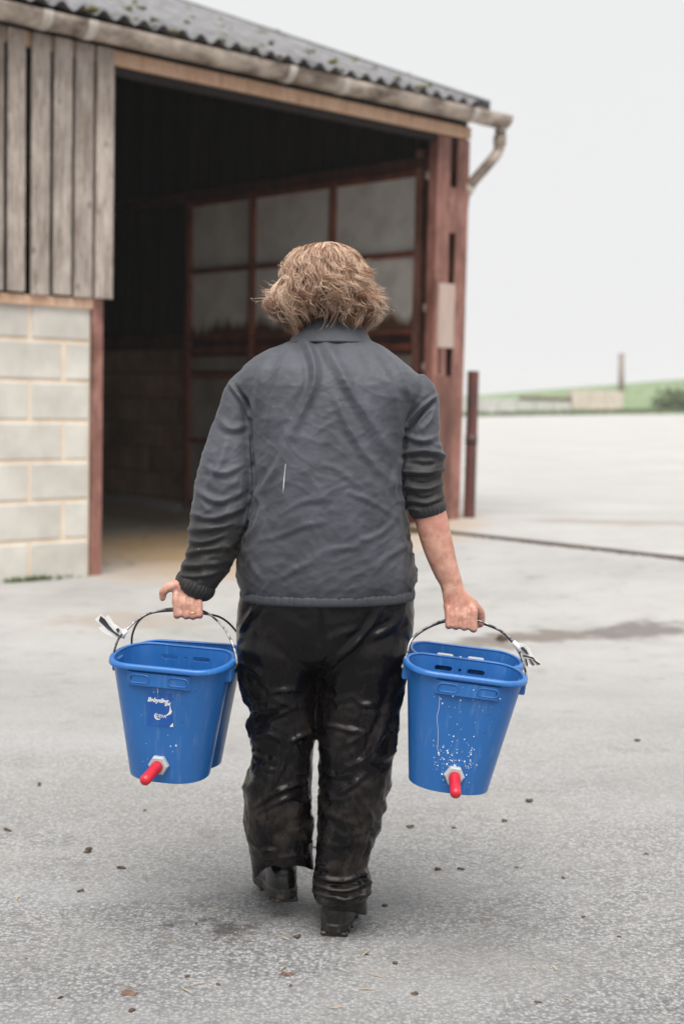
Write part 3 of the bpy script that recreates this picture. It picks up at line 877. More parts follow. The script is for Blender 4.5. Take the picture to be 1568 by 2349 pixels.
BH = 0.272
def bk_dims(t):
    """t=0 rim, 1 foot: flat half-length, end radius, half-depth"""
    return 0.074 - 0.060 * t, 0.060 + 0.018 * t, 0.100 - 0.022 * t
def bk_ring(t, off=0.0, z=None, n=20):
    lf, ax, ay = bk_dims(t)
    ax += off; ay += off
    a = np.linspace(-math.pi / 2, math.pi / 2, n)
    e = 0.92
    cx = np.abs(np.cos(a)) ** e; sy = np.sign(np.sin(a)) * np.abs(np.sin(a)) ** e
    k = np.linspace(-1, 1, 9)[1:-1]
    pts = [np.stack([lf + ax * cx, ay * sy], 1), np.stack([-lf * k, np.full(7, ay)], 1),
           np.stack([-lf - ax * cx, -ay * sy], 1), np.stack([lf * k, np.full(7, -ay)], 1)]
    p = np.vstack(pts)
    return np.column_stack([p, np.full(len(p), -BH * t if z is None else z)])
def bk_front(x, z):
    t = -z / BH
    return -(0.100 - 0.022 * t)
def evaluated(o):
    dg = bpy.context.evaluated_depsgraph_get()
    return bpy.data.meshes.new_from_object(o.evaluated_get(dg))
def lozenge(x0, x1, z0, z1, n=8):
    r = (z1 - z0) / 2; zc = (z0 + z1) / 2
    a = np.linspace(-math.pi / 2, math.pi / 2, n)
    return np.vstack([np.stack([x1 - r + r * np.cos(a), zc + r * np.sin(a)], 1), np.stack([x0 + r - r * np.cos(a), zc - r * np.sin(a)], 1)])
def bucket_shell_mesh():
    ts = np.linspace(0, 1, 15)
    rings = [bk_ring(t) for t in ts]
    rings.append(bk_ring(1.0, -0.004, -BH - 0.002)); rings.append(bk_ring(1.0, -0.03, -BH - 0.002))
    rings.append(bk_ring(1.0, -0.03, -BH + 0.004)); rings.append(bk_ring(1.0, -0.006, -BH + 0.004))
    rings += [bk_ring(t, -0.0032) for t in ts[::-1][1:]]
    V = np.concatenate(rings); n = len(rings[0]); F = []
    m = len(rings)
    for j in range(m):
        if j == 16:
            continue
        for i in range(n):
            a, b = j * n + i, j * n + (i + 1) % n
            a2, b2 = ((j + 1) % m) * n + i, ((j + 1) % m) * n + (i + 1) % n
            F.append((a, b, b2, a2))
    F.append(tuple(16 * n + i for i in range(n))[::-1]); F.append(tuple(17 * n + i for i in range(n)))
    me = mesh_data('body', V, F)
    bm = bmesh.new(); bm.from_mesh(me); bmesh.ops.recalc_face_normals(bm, faces=bm.faces); bm.to_mesh(me); bm.free()
    o = bpy.data.objects.new('tmp', me); col.objects.link(o)
    cut = MB()
    for x0, x1 in ((-0.060, -0.018), (0.018, 0.060)):
        L = lozenge(x0, x1, -0.030, -0.019)
        V, F = rings_mesh([np.column_stack([L[:, 0], np.full(len(L), y), L[:, 1]]) for y in (0.07, 0.13)]); cut.put(V, F)
    a = np.arange(12) * math.pi / 6; L = np.stack([0.0035 * np.cos(a), -0.0245 + 0.0035 * np.sin(a)], 1)
    V, F = rings_mesh([np.column_stack([L[:, 0], np.full(len(L), y), L[:, 1]]) for y in (0.07, 0.13)]); cut.put(V, F)
    cm = mesh_data('cut', cut.V, cut.F); bm = bmesh.new(); bm.from_mesh(cm); bmesh.ops.recalc_face_normals(bm, faces=bm.faces); bm.to_mesh(cm); bm.free()
    c = bpy.data.objects.new('cut', cm); col.objects.link(c)
    md = o.modifiers.new('b', 'BOOLEAN'); md.operation = 'DIFFERENCE'; md.object = c; md.solver = 'EXACT'
    res = evaluated(o)
    bpy.data.objects.remove(o); bpy.data.objects.remove(c)
    res.name = 'body'
    res.polygons.foreach_set('use_smooth', np.ones(len(res.polygons), bool))
    try: res.set_sharp_from_angle(angle=R(32))
    except Exception: pass
    res.materials.clear(); res.materials.append(M_BLUE)
    return res
BK_BODY = bucket_shell_mesh()
def link_mesh(name, me, parent, loc=(0, 0, 0)):
    o = bpy.data.objects.new(name, me); col.objects.link(o); o.parent = parent; o.location = loc
    WM[o] = WM[parent] @ Matrix.Translation(Vector(loc)); return o
def text_mesh(body, size, shear=0.0, bold=0.0, thick=0.0004):
    c = bpy.data.curves.new('t', 'FONT'); c.body = body; c.size = size; c.shear = shear; c.offset = bold
    c.align_x = 'CENTER'; c.extrude = thick; c.resolution_u = 3
    o = bpy.data.objects.new('t', c); col.objects.link(o)
    me = evaluated(o); bpy.data.objects.remove(o)
    V = np.array([v.co[:] for v in me.vertices]); F = [tuple(p.vertices) for p in me.polygons]
    bpy.data.meshes.remove(me)
    return V, F
def make_bucket(rim_px, Y, rot, label, handle_px, wire, splash=0, sticker=False, teat_dir=(0, -1, -0.4), front=True, strip=None):
    loc = P(rim_px[0], rim_px[1], Y)
    b = empty('feeding_bucket', tuple(loc), rot); tag(b, label, 'bucket', 'blue calf feeding buckets carried in pairs')
    link_mesh('body', BK_BODY, b)
    # rolled rim
    ring = bk_ring(0, 0.0045, 0.0)
    T = np.roll(ring, -1, 0) - np.roll(ring, 1, 0); T /= np.linalg.norm(T, axis=1)[:, None]
    out = np.stack([T[:, 1], -T[:, 0], 0 * T[:, 0]], 1)
    prof = [(0.0045, 0.0), (0.005, -0.004), (0.0046, -0.0065), (0.0036, -0.0065), (0.0030, -0.002), (-0.0075, 0.0005), (-0.0078, 0.0032), (-0.0065, 0.0048), (-0.001, 0.0052), (0.003, 0.0038)]
    rr = [ring + out * a + np.array([0, 0, z]) for a, z in prof]
    n = len(ring); V = np.concatenate(rr); F = [(j * n + i, j * n + (i + 1) % n, ((j + 1) % 10) * n + (i + 1) % n, ((j + 1) % 10) * n + i) for j in range(10) for i in range(n)]
    add('rim', V, F, M_BLUE, b, smooth=True, fixn=True)
    # ears for the wire
    for s in (-1, 1):
        lf, ax, _ = bk_dims(0.05); x0 = s * (lf + ax - 0.006); x1 = s * (lf + ax + 0.010)
        mb = MB(); mb.box(min(x0, x1), max(x0, x1), -0.017, 0.017, -0.040, -0.008, 0.0025)
        add('ear', mb.V, mb.F, M_BLUE, b)
    # raised hanger panel with two pockets, front
    mb = MB(); z0, z1 = -0.046, -0.010
    f = lambda z: bk_front(0, z)
    xs = np.linspace(-0.073, 0.073, 13)
    V = []; F = []
    for (px_, zz, pr) in ((0.0, z1, 0.0), (0.0, z1 - 0.002, 0.006), (0.0, z0 + 0.004, 0.0075), (0.0, z0, 0.0005)):
        for x in xs:
            e = min(1.0, (0.0735 - abs(x)) / 0.006); V.append((x, f(zz) - pr * (0.15 + 0.85 * e) - 0.0004, zz))
    for j in range(3):
        for i in range(12): F.append((j * 13 + i, j * 13 + i + 1, (j + 1) * 13 + i + 1, (j + 1) * 13 + i))
    hp = add('hanger_panel', V, F, M_BLUE, b, smooth=False, fixn=True)
    hc = np.array(hp.location)
    for x0, x1 in ((-0.068, -0.022), (0.022, 0.068)):
        L = lozenge(x0, x1, -0.036, -0.017, 8); pts = np.column_stack([L[:, 0], [f(z) - 0.0073 for z in L[:, 1]], L[:, 1]])
        pts = np.vstack([pts, pts[:2]])
        V, F = tube(pts - hc, 0.0016, 6); add('pocket_edge', V, F, M_BLUE, hp, smooth=True)
    # nut and teat low on the front
    if front:
        zt = -0.228; y0 = bk_front(0, zt)
        a = np.arange(6) * math.pi / 3 + math.pi / 6
        def hexr(r, y): return np.stack([r * np.sin(a), np.full(6, y), zt + r * np.cos(a)], 1)
        V, F = rings_mesh([hexr(0.0235, y0 + 0.003), hexr(0.0235, y0 - 0.011), hexr(0.0205, y0 - 0.0145), hexr(0.013, y0 - 0.0145)])
        nut = add('nut', V, F, M_GREYP, b, fixn=True)
        dr = np.array(teat_dir, float); dr /= np.linalg.norm(dr)
        p0 = np.array([0, y0 - 0.012, zt]); L = 0.068
        kk = [0, 0.12, 0.3, 0.55, 0.72, 0.8, 0.9, 0.96, 1.0]; rk = [0.0135, 0.0132, 0.0128, 0.0122, 0.0126, 0.0128, 0.0118, 0.0085, 0.002]
        V, F = tube(np.array([p0 + dr * L * k for k in kk]), rk, 18); add('teat', V, F, M_RED, b, smooth=True)
    # wire bail
    hw = np.array([P(u, v, yy) for u, v, yy in spline(handle_px, 7)])
    hd = add('handle', *tube(hw, 0.0026, 8), wire, b, 'world', smooth=True)
    if strip is not None: strip(hd)
    if sticker:
        def onface(V, cx, cz):
            V = np.asarray(V); z = V[:, 1] + cz
            return np.column_stack([V[:, 0] + cx, [f(q) - 0.0010 for q in z] - V[:, 2], z])
        L = [(-0.032, -0.058), (0.030, -0.056), (0.030, -0.072), (0.026, -0.079), (0.030, -0.088), (0.031, -0.118), (0.033, -0.135), (-0.028, -0.137)]
        V = [(x, f(z) - 0.0009, z) for x, z in L]
        st = add('sticker', V, [tuple(range(8))], M_STICKER, b); sc_ = np.array(st.location)
        V, F = text_mesh('Babydiag', 0.0135, 0.3, 0.0007); add('lettering', onface(V, -0.004, -0.079) - sc_, F, M_PRINT, st)
        V, F = text_mesh('gel', 0.010, 0.3, 0.0006); add('lettering', onface(V, 0.019, -0.0835) - sc_, F, M_PRINT, st)
        V, F = text_mesh('CEVA', 0.0098, 0.0, 0.0002); add('lettering', onface(V, 0.004, -0.1145) - sc_, F, M_PRINT, st)
        an = np.linspace(R(120), R(305), 16)
        o_ = np.stack([0.0085 * np.cos(an), 0.0085 * np.sin(an)], 1); i_ = np.stack([0.0022 + 0.0075 * np.cos(an), 0.0016 + 0.0072 * np.sin(an)], 1)
        V = np.vstack([o_, i_]); V3 = np.column_stack([V, np.full(len(V), 0.0003)])
        add('crescent', onface(V3, -0.0035, -0.1125) - sc_, [(k, k + 1, 17 + k, 16 + k) for k in range(15)], M_PRINT, st)
        tear = [(0.018, -0.083), (0.0255, -0.081), (0.0275, -0.092), (0.030, -0.098), (0.027, -0.104), (0.012, -0.112), (0.022, -0.1015), (0.0235, -0.097)]
        add('torn_edge', np.array([(x, f(z) - 0.0016, z) for x, z in tear]) - sc_, [(1, 2, 7), (2, 3, 4, 7), (4, 5, 6), (4, 6, 7)], M_PRINT, st)
        tear = [(0.032, -0.124), (0.033, -0.134), (0.024, -0.1345)]
        add('torn_edge', np.array([(x, f(z) - 0.0018, z) for x, z in tear]) - sc_, [(0, 1, 2)], M_PRINT, st)
    if splash:
        rg = np.random.default_rng(splash); mb = MB()
        for k in range(splash):
            if rg.random() < 0.65: x, z = rg.normal(0, 0.055), -0.205 + rg.normal(0, 0.030)
            else: x, z = rg.normal(0, 0.045), rg.uniform(-0.25, -0.02)
            if z > -0.012 or z < -0.262: continue
            t = -z / BH; lf, ax, ay = bk_dims(t)
            if abs(x) > lf + ax * 0.9: continue
            q = max(0, abs(x) - lf) / ax; y = -ay * math.sqrt(1 - q * q)
            if z > -0.048 and abs(x) < 0.074: y -= 0.0065
            r = 0.0006 + 0.0014 * rg.random() ** 3
            mb.ball((x, y, z), (r, 0.0009, r * rg.uniform(1, 1.5)), 6, 4)
        def drip(pts, r):
            p = spline(np.array([(x, f(z) - 0.0003, z) for x, z in pts]), 5); mb.tube(p, r, 5)
        if splash > 60:
            drip([(-0.060, -0.05), (-0.057, -0.075), (-0.058, -0.10), (-0.051, -0.13), (-0.047, -0.16), (-0.046, -0.172), (-0.042, -0.18)], 0.00045); mb.ball((-0.042, f(-0.18), -0.182), (0.0022, 0.001, 0.003), 6, 4)
        else: drip([(-0.004, -0.03), (-0.004, -0.055), (-0.003, -0.07)], 0.0007)
        tag(add('milk_drops', mb.V, mb.F, M_MILK, b, smooth=True), kind='stuff')
        # drops caught inside
    return b
def strip_left(hd):
    # a fold of printed white film tied round the wire
    Y = 3.245
    def sheetp(name, L, mat, dy=0.0, bend=0.0):
        V = [P(u, v, Y + dy + bend * (300 - u) / 100) for u, v in L]
        V = np.array(V); nb = len(V)
        V = np.vstack([V, V + np.array([0, 0.0012, 0])])
        F = [tuple(range(nb)), tuple(range(2 * nb - 1, nb - 1, -1))] + [(i, nb + i, nb + (i + 1) % nb, (i + 1) % nb) for i in range(nb)]
        add(name, V, F, mat, hd, 'world', fixn=True)
    sheetp('film_strip', [(218, 1421), (231, 1408), (243, 1418), (262, 1436), (289, 1448), (283, 1461), (262, 1457), (243, 1446)], M_TAPE_W, 0, 0.03)
    sheetp('film_print', [(231, 1413), (241, 1421), (250, 1434), (262, 1448), (277, 1459), (270, 1459), (246, 1442), (227, 1424)], M_TAPE_B, -0.003, 0.03)
    sheetp('film_strip', [(241, 1417), (247, 1411), (253, 1416), (262, 1430), (277, 1441), (288, 1446), (285, 1452), (266, 1446), (252, 1434)], M_TAPE_W, -0.006, 0.05)
    sheetp('film_strip', [(226, 1440), (236, 1434), (258, 1448), (282, 1458), (276, 1466), (256, 1460), (236, 1450)], M_TAPE_W, 0.004, 0.02)
    sheetp('film_print', [(266, 1443), (272, 1441), (275, 1446), (270, 1452)], M_TAPE_B, -0.0085, 0.05)
    mb = MB(); p = [P(u, v, Y) for u, v in ((291, 1445), (285, 1453), (280, 1463))]; mb.tube(p, 0.0055, 10); add('film_wrap', mb.V, mb.F, M_TAPE_W, hd, 'world', smooth=True)
def strip_right(hd):
    Y = 3.235
    def sheetp(name, L, mat, dy=0.0):
        V = np.array([P(u, v, Y + dy + 0.0006 * abs(u - 1195)) for u, v in L]); nb = len(V)
        V = np.vstack([V, V + np.array([0, 0.0012, 0])])
        F = [tuple(range(nb)), tuple(range(2 * nb - 1, nb - 1, -1))] + [(i, nb + i, nb + (i + 1) % nb, (i + 1) % nb) for i in range(nb)]
        add(name, V, F, mat, hd, 'world', fixn=True)
    sheetp('film_strip', [(1179, 1479), (1187, 1474), (1204, 1478), (1214, 1488), (1222, 1504), (1243, 1525), (1224, 1528), (1206, 1531), (1199, 1528), (1192, 1510), (1186, 1494)], M_TAPE_W)
    for L in ([(1181, 1483), (1186, 1480), (1190, 1488), (1190, 1497), (1186, 1496), (1187, 1490)],
              [(1192, 1486), (1199, 1484), (1207, 1492), (1212, 1502), (1206, 1500), (1198, 1493)],
              [(1193, 1503), (1203, 1503), (1222, 1508), (1228, 1514), (1214, 1509), (1200, 1507), (1195, 1508)],
              [(1193, 1511), (1199, 1511), (1201, 1519), (1196, 1520)], [(1203, 1512), (1207, 1512), (1211, 1527), (1207, 1527)],
              [(1212, 1512), (1216, 1513), (1226, 1525), (1221, 1526)], [(1220, 1513), (1225, 1514), (1240, 1524), (1233, 1525)]):
        sheetp('film_print', L, M_TAPE_B, -0.003)
    mb = MB(); p = [P(u, v, 3.235) for u, v in ((1176, 1472), (1184, 1481), (1191, 1494))]; mb.tube(p, 0.0055, 10); add('film_wrap', mb.V, mb.F, M_TAPE_W, hd, 'world', smooth=True)
HL = [(391, 1396, 3.325), (430, 1398, 3.327), (469, 1403, 3.325)]
HR = [(1016, 1423, 3.325), (1058, 1420, 3.327), (1099, 1425, 3.325)]
YF, YR = 3.225, 3.445
make_bucket((398, 1509), YF, (R(4), R(2.2), R(-11)), 'blue calf feeding bucket with a peeling sticker and red teat',
            [(263, 1524, YF), (259, 1513, YF), (268, 1475, YF + .01), (285, 1450, YF + .02), (330, 1412, YF + .06)] + HL + [(508, 1434, YF + .06), (532, 1474, YF + .02), (543, 1515, YF), (538, 1533, YF)],
            M_WIRE, splash=22, sticker=True, teat_dir=(-0.20, -1, -0.30), strip=strip_left)
make_bucket((430, 1497), YR, (R(3), R(1.5), R(-5)), 'blue calf feeding bucket half hidden behind the stickered bucket',
            [(299, 1497, YR), (302, 1484, YR), (304, 1455, YR - .03), (318, 1425, YR - .06), (345, 1407, YR - .09)] + [(u, v + 5, y + .012) for u, v, y in HL] + [(505, 1416, YR - .08), (535, 1440, YR - .04), (560, 1480, YR), (561, 1508, YR)],
            M_WIRE_DK, splash=30)
make_bucket((1066, 1534), YF, (R(1.5), R(6.6), R(1)), 'milk-splashed blue calf feeding bucket with red teat, under the bare forearm',
            [(927, 1527, YF), (922, 1530, YF), (931, 1504, YF + .01), (944, 1466, YF + .03), (975, 1441, YF + .07)] + HR + [(1148, 1447, YF + .07), (1176, 1472, YF + .03), (1194, 1502, YF + .01), (1203, 1535, YF), (1207, 1560, YF), (1199, 1570, YF)],
            M_WIRE, splash=230, teat_dir=(0.02, -1, -0.42), strip=strip_right)
make_bucket((1067, 1504), YR, (R(1.5), R(6.0), R(1)), 'blue calf feeding bucket half hidden behind the milk-splashed bucket',
            [(943, 1492, YR), (939, 1488, YR), (944, 1468, YR - .03), (974, 1444, YR - .08)] + [(u, v + 4, y + .012) for u, v, y in HR] + [(1146, 1447, YR - .08), (1176, 1475, YR - .04), (1192, 1500, YR), (1195, 1522, YR), (1190, 1530, YR)],
            M_WIRE_DK, splash=40)
# ------------------------------------------------------------------ the person
def skin_mat():
    m, nt, b = new_mat('skin')
    v = coords(nt, 'World')
    n = ntex(nt, v, 45, 6, 0.65); n2 = ntex(nt, v, 14, 4)
    c = ramp(nt, n, [(0.32, (0.36, 0.165, 0.115)), (0.55, (0.50, 0.27, 0.20)), (0.75, (0.58, 0.36, 0.28))])
    c = mix(nt, ramp(nt, n2, [(0.5, 0.0), (0.7, 0.45)]), c, (0.42, 0.14, 0.115), 'MIX')
    fr = node(nt, 'ShaderNodeTexVoronoi', i_Scale=170.0); nt.links.new(v, fr.inputs['Vector'])
    c = mix(nt, ramp(nt, fr.outputs['Distance'], [(0.10, 0.35), (0.22, 0.0)]), c, (0.25, 0.10, 0.05), 'MIX')
    nt.links.new(c, b.inputs['Base Color'])
    b.inputs['Roughness'].default_value = 0.5
    b.inputs['Subsurface Weight'].default_value = 0.12
    b.inputs['Subsurface Radius'].default_value = (0.012, 0.004, 0.002)
    b.inputs['Subsurface Scale'].default_value = 0.6
    bump(nt, ntex(nt, v, 160, 4), 0.25, 0.0012, b)
    return m
M_SKIN = skin_mat()
def jacket_mat():
    m, nt, b = new_mat('faded_jacket_cloth')
    v = coords(nt, 'World')
    n = ntex(nt, v, 11, 8, 0.7)
    c = ramp(nt, n, [(0.3, (0.036, 0.039, 0.048)), (0.7, (0.070, 0.076, 0.094))])
    at = nt.nodes.new('ShaderNodeAttribute'); at.attribute_name = 'wear_tone'
    c = mix(nt, at.outputs['Fac'], c, (0.018, 0.017, 0.0165), 'MIX')                  # dirt and darker tone towards the forearms, cuffs and hem
    g = ntex(nt, coords(nt, 'World', (1, 1, 0.5)), 26, 7, 0.7)
    k = node(nt, 'ShaderNodeMath', operation='MULTIPLY'); nt.links.new(ramp(nt, g, [(0.60, 0.0), (0.74, 0.55)]), k.inputs[0]); nt.links.new(at.outputs['Fac'], k.inputs[1])
    c = mix(nt, k.outputs[0], c, (0.10, 0.085, 0.065), 'MIX')
    sp = ntex(nt, v, 75, 2, 0.5)
    c = mix(nt, ramp(nt, sp, [(0.785, 0.0), (0.81, 0.6)]), c, (0.34, 0.33, 0.31), 'MIX')
    yl = ntex(nt, coords(nt, 'World', (1, 1, 2.2)), 33, 2, 0.5)
    c = mix(nt, ramp(nt, yl, [(0.775, 0.0), (0.80, 0.7)]), c, (0.30, 0.17, 0.05), 'MIX')
    nt.links.new(c, b.inputs['Base Color'])
    b.inputs['Roughness'].default_value = 0.63
    b.inputs['Specular IOR Level'].default_value = 0.4
    b.inputs['Sheen Weight'].default_value = 0.12
    b.inputs['Sheen Roughness'].default_value = 0.45
    wv = ntex(nt, coords(nt, 'World', (1, 1, 2.5)), 420, 3)
    p = bump(nt, wv, 0.25, 0.0010, None)
    bump(nt, ntex(nt, coords(nt, 'World', (1, 1, 2.0)), 32, 6, 0.6), 0.18, 0.006, b, p)
    return m
M_JACKET = jacket_mat()
def trouser_mat():
    m, nt, b = new_mat('wet_black_waterproof')
    v = coords(nt, 'World')
    c = ramp(nt, ntex(nt, v, 7, 6), [(0.3, (0.0026, 0.0023, 0.0030)), (0.7, (0.0055, 0.0048, 0.0060))])
    at = nt.nodes.new('ShaderNodeAttribute'); at.attribute_name = 'wear_tone'
    mud = ntex(nt, coords(nt, 'World', (1, 1, 0.55)), 13, 9, 0.72, 0.4)
    fine = ntex(nt, v, 60, 6, 0.7)
    a = node(nt, 'ShaderNodeMath', operation='MULTIPLY'); nt.links.new(ramp(nt, mud, [(0.44, 0.0), (0.66, 1.0)]), a.inputs[0]); nt.links.new(at.outputs['Fac'], a.inputs[1])
    f = node(nt, 'ShaderNodeMath', operation='MULTIPLY'); nt.links.new(a.outputs[0], f.inputs[0]); nt.links.new(ramp(nt, fine, [(0.35, 0.25), (0.65, 1.0)]), f.inputs[1])
    c = mix(nt, f.outputs[0], c, (0.066, 0.054, 0.043), 'MIX')
    sp = ntex(nt, v, 85, 2, 0.5)
    c = mix(nt, ramp(nt, sp, [(0.79, 0.0), (0.815, 0.5)]), c, (0.30, 0.28, 0.27), 'MIX')
    nt.links.new(c, b.inputs['Base Color'])
    r = ramp(nt, f.outputs[0], [(0.0, 0.24), (0.7, 0.6)])
    nt.links.new(r, b.inputs['Roughness'])
    b.inputs['Specular IOR Level'].default_value = 0.20
    p = bump(nt, ntex(nt, v, 22, 6, 0.6), 0.16, 0.006, None)
    bump(nt, fine, 0.12, 0.002, b, p)
    return m
M_TROUSER = trouser_mat()
def boot_mat():
    m, nt, b = new_mat('wet_rubber')
    v = coords(nt, 'World')
    n = ntex(nt, v, 18, 8, 0.7)
    sx = nt.nodes.new('ShaderNodeSeparateXYZ'); nt.links.new(v, sx.inputs[0])
    c = ramp(nt, n, [(0.3, (0.006, 0.006, 0.006)), (0.7, (0.013, 0.012, 0.012))])
    mud = ntex(nt, v, 55, 7, 0.7)
    nt.links.new(mix(nt, ramp(nt, mud, [(0.62, 0.0), (0.72, 0.6)]), c, (0.07, 0.052, 0.036), 'MIX'), b.inputs['Base Color'])
    nt.links.new(ramp(nt, n, [(0.4, 0.12), (0.7, 0.4)]), b.inputs['Roughness'])
    bump(nt, ntex(nt, v, 40, 4), 0.2, 0.003, b)
    return m
M_BOOT = boot_mat()
M_SOLE = simple('muddy_sole', (0.008, 0.007, 0.0065), (0.10, 0.072, 0.048), 45, 0.5, 0.5, 0.004, lo=0.52, hi=0.68)
M_RING = simple('gold', (0.75, 0.50, 0.22), (0.85, 0.60, 0.30), 20, 0.25, metal=1.0)
M_EYE = simple('eye', (0.75, 0.74, 0.72), (0.8, 0.79, 0.77), 20, 0.2)

mpp = lambda Y: Y / F_PX
def row_ring(u0, u1, v, Y, b, n=72, e=2.25):
    """one cross-section: silhouette edges u0..u1 at height v, half-depth b metres"""
    A, B = P(u0, v, Y), P(u1, v, Y)
    c = (A + B) / 2; h = (B - A) / 2
    a = np.arange(n) * 2 * math.pi / n
    ca, sa = np.cos(a), np.sin(a)
    x = np.sign(ca) * np.abs(ca) ** (2 / e); y = np.sign(sa) * np.abs(sa) ** (2 / e)
    return c + x[:, None] * h + y[:, None] * np.array([0, b, 0])
def rows_loft(rows, k=4, n=72, e=2.25):
    r = spline(rows, k)
    return rings_mesh([row_ring(q[0], q[1], q[2], q[3], q[4], n, e) for q in r])
def px_tube(pts, k=5, n=32, kd=1.0):
    """pts: u, v, Y, radius in pixels"""
    q = spline(pts, k)
    w_ = np.array([P(a[0], a[1], a[2]) for a in q])
    return tube(w_, np.array([a[3] * mpp(a[2]) for a in q]), n, True, kd)
def scale_rows(rows, f, fb):
    return [((a + b) / 2 - (b - a) / 2 * f, (a + b) / 2 + (b - a) / 2 * f, v, y, d * fb) for a, b, v, y, d in rows]

TORSO = [(712, 806, 762, 3.43, .070), (676, 846, 779, 3.425, .085), (636, 876, 793, 3.42, .098), (600, 900, 809, 3.415, .108), (573, 922, 827, 3.41, .118), (553, 946, 848, 3.40, .127),
         (545, 966, 872, 3.395, .135), (552, 968, 900, 3.39, .140), (566, 948, 940, 3.385, .146), (574, 931, 985, 3.38, .150), (577, 922, 1040, 3.375, .153), (580, 921, 1100, 3.37, .155),
         (575, 925, 1150, 3.37, .157), (564, 933, 1190, 3.37, .158), (553, 941, 1240, 3.37, .158), (545, 950, 1290, 3.37, .158), (545, 954, 1325, 3.37, .157), (552, 949, 1346, 3.37, .152), (556, 946, 1358, 3.37, .148)]
SLV_L = [(572, 868, 3.39, 30), (553, 905, 3.38, 40), (543, 945, 3.375, 42), (531, 1000, 3.365, 50), (520, 1060, 3.355, 60), (514, 1110, 3.35, 66), (505, 1160, 3.345, 66), (497, 1205, 3.342, 62), (489, 1245, 3.34, 57), (477, 1285, 3.338, 55), (463, 1315, 3.335, 48), (450, 1338, 3.333, 43)]
SLV_R = [(945, 872, 3.39, 30), (962, 908, 3.38, 40), (966, 960, 3.37, 42), (966, 1010, 3.36, 42), (970, 1045, 3.355, 48), (968, 1080, 3.35, 47), (967, 1112, 3.347, 44), (973, 1145, 3.343, 43), (980, 1166, 3.34, 41)]

# trousers: hips and two legs
HIPS = [(557, 948, 1330, 3.37, .135), (549, 949, 1375, 3.37, .140), (542, 948, 1430, 3.37, .142), (543, 941, 1475, 3.37, .136), (556, 925, 1505, 3.372, .112), (590, 890, 1535, 3.375, .075), (630, 850, 1555, 3.38, .04)]
LEG_L = [(556, 737, 1440, 3.372, .118), (545, 735, 1480, 3.374, .131), (544, 732, 1530, 3.378, .126), (551, 729, 1580, 3.38, .114), (572, 726, 1625, 3.38, .10), (565, 726, 1655, 3.375, .098), (567, 724, 1685, 3.375, .096), (578, 718, 1720, 3.375, .092), (565, 714, 1775, 3.375, .095), (559, 714, 1825, 3.38, .098), (562, 718, 1890, 3.39, .098), (569, 717, 1930, 3.395, .092), (575, 716, 1952, 3.40, .085)]
LEG_R = [(735, 936, 1440, 3.37, .118), (736, 941, 1480, 3.37, .131), (737, 936, 1530, 3.37, .127), (729, 926, 1590, 3.37, .114), (725, 918, 1643, 3.365, .105), (728, 911, 1690, 3.36, .10), (731, 905, 1730, 3.355, .10), (731, 893, 1800, 3.35, .096), (729, 882, 1855, 3.35, .092), (729, 867, 1910, 3.35, .088), (725, 851, 1955, 3.35, .084), (717, 844, 1992, 3.35, .083), (715, 849, 2020, 3.35, .086), (719, 848, 2045, 3.35, .084), (727, 840, 2060, 3.35, .076)]

# one continuous body
mb = MB()
HC = P(757, 660, 3.43)
mb.ball(HC + np.array([0, 0.0, 0.012]), (0.070, 0.088, 0.078), 24, 16)
mb.ball(HC + np.array([0, 0.045, -0.045]), (0.058, 0.055, 0.065), 20, 12)              # jaw and cheeks
mb.ball(HC + np.array([0, 0.100, -0.030]), (0.013, 0.018, 0.022), 12, 8)               # nose
mb.ball(HC + np.array([0, 0.096, -0.066]), (0.024, 0.010, 0.006), 12, 8)               # upper lip
mb.ball(HC + np.array([0, 0.094, -0.078]), (0.021, 0.010, 0.007), 12, 8)               # lower lip
mb.ball(HC + np.array([0, 0.085, -0.102]), (0.022, 0.018, 0.016), 12, 8)               # chin
mb.ball(HC + np.array([0, 0.084, 0.018]), (0.045, 0.014, 0.012), 14, 8)                # brow
for s in (-1, 1): mb.ball(HC + np.array([s * 0.074, 0.0, -0.018]), (0.010, 0.020, 0.032), 12, 8)
capsule_chain(mb, [HC + np.array([0, -0.01, -0.05]), P(757, 735, 3.44), P(757, 800, 3.42)], [0.056, 0.054, 0.062], 18)
mb.put(*rows_loft(scale_rows(TORSO, 0.80, 0.74), 2, 40)); mb.put(*rows_loft(scale_rows(HIPS, 0.86, 0.82), 2, 40))
mb.put(*rows_loft(scale_rows(LEG_L[:-4], 0.55, 0.55), 2, 28)); mb.put(*rows_loft(scale_rows(LEG_R[:-4], 0.55, 0.55), 2, 28))
def foot(c, yaw, hgt, knee):
    d = np.array([math.sin(yaw), math.cos(yaw), 0])
    capsule_chain(mb, [knee, c + (0, 0, hgt + 0.13), c + (0, 0, hgt + 0.06), c + d * 0.07 + (0, 0, hgt + 0.04), c + d * 0.15 + (0, 0, hgt + 0.025)], [0.05, 0.030, 0.030, 0.028, 0.022], 12)
FT_R, FT_L = P(765, 2120, 3.36), P(660, 2060, 3.46)
FT_R[2] = 0.0; FT_L = np.array([P(655, 2070, 3.385)[0] - 0.012, 3.455, 0.05])
foot(FT_R + (0.004, 0.02, 0), R(6), 0.015, P(806, 1740, 3.365)); foot(FT_L, R(-11), 0.015, P(645, 1740, 3.38))
mb.put(*px_tube([(a, b, c, d * 0.52) for a, b, c, d in SLV_L], 2, 20)); mb.put(*px_tube([(a, b, c, d * 0.55) for a, b, c, d in SLV_R], 2, 20))
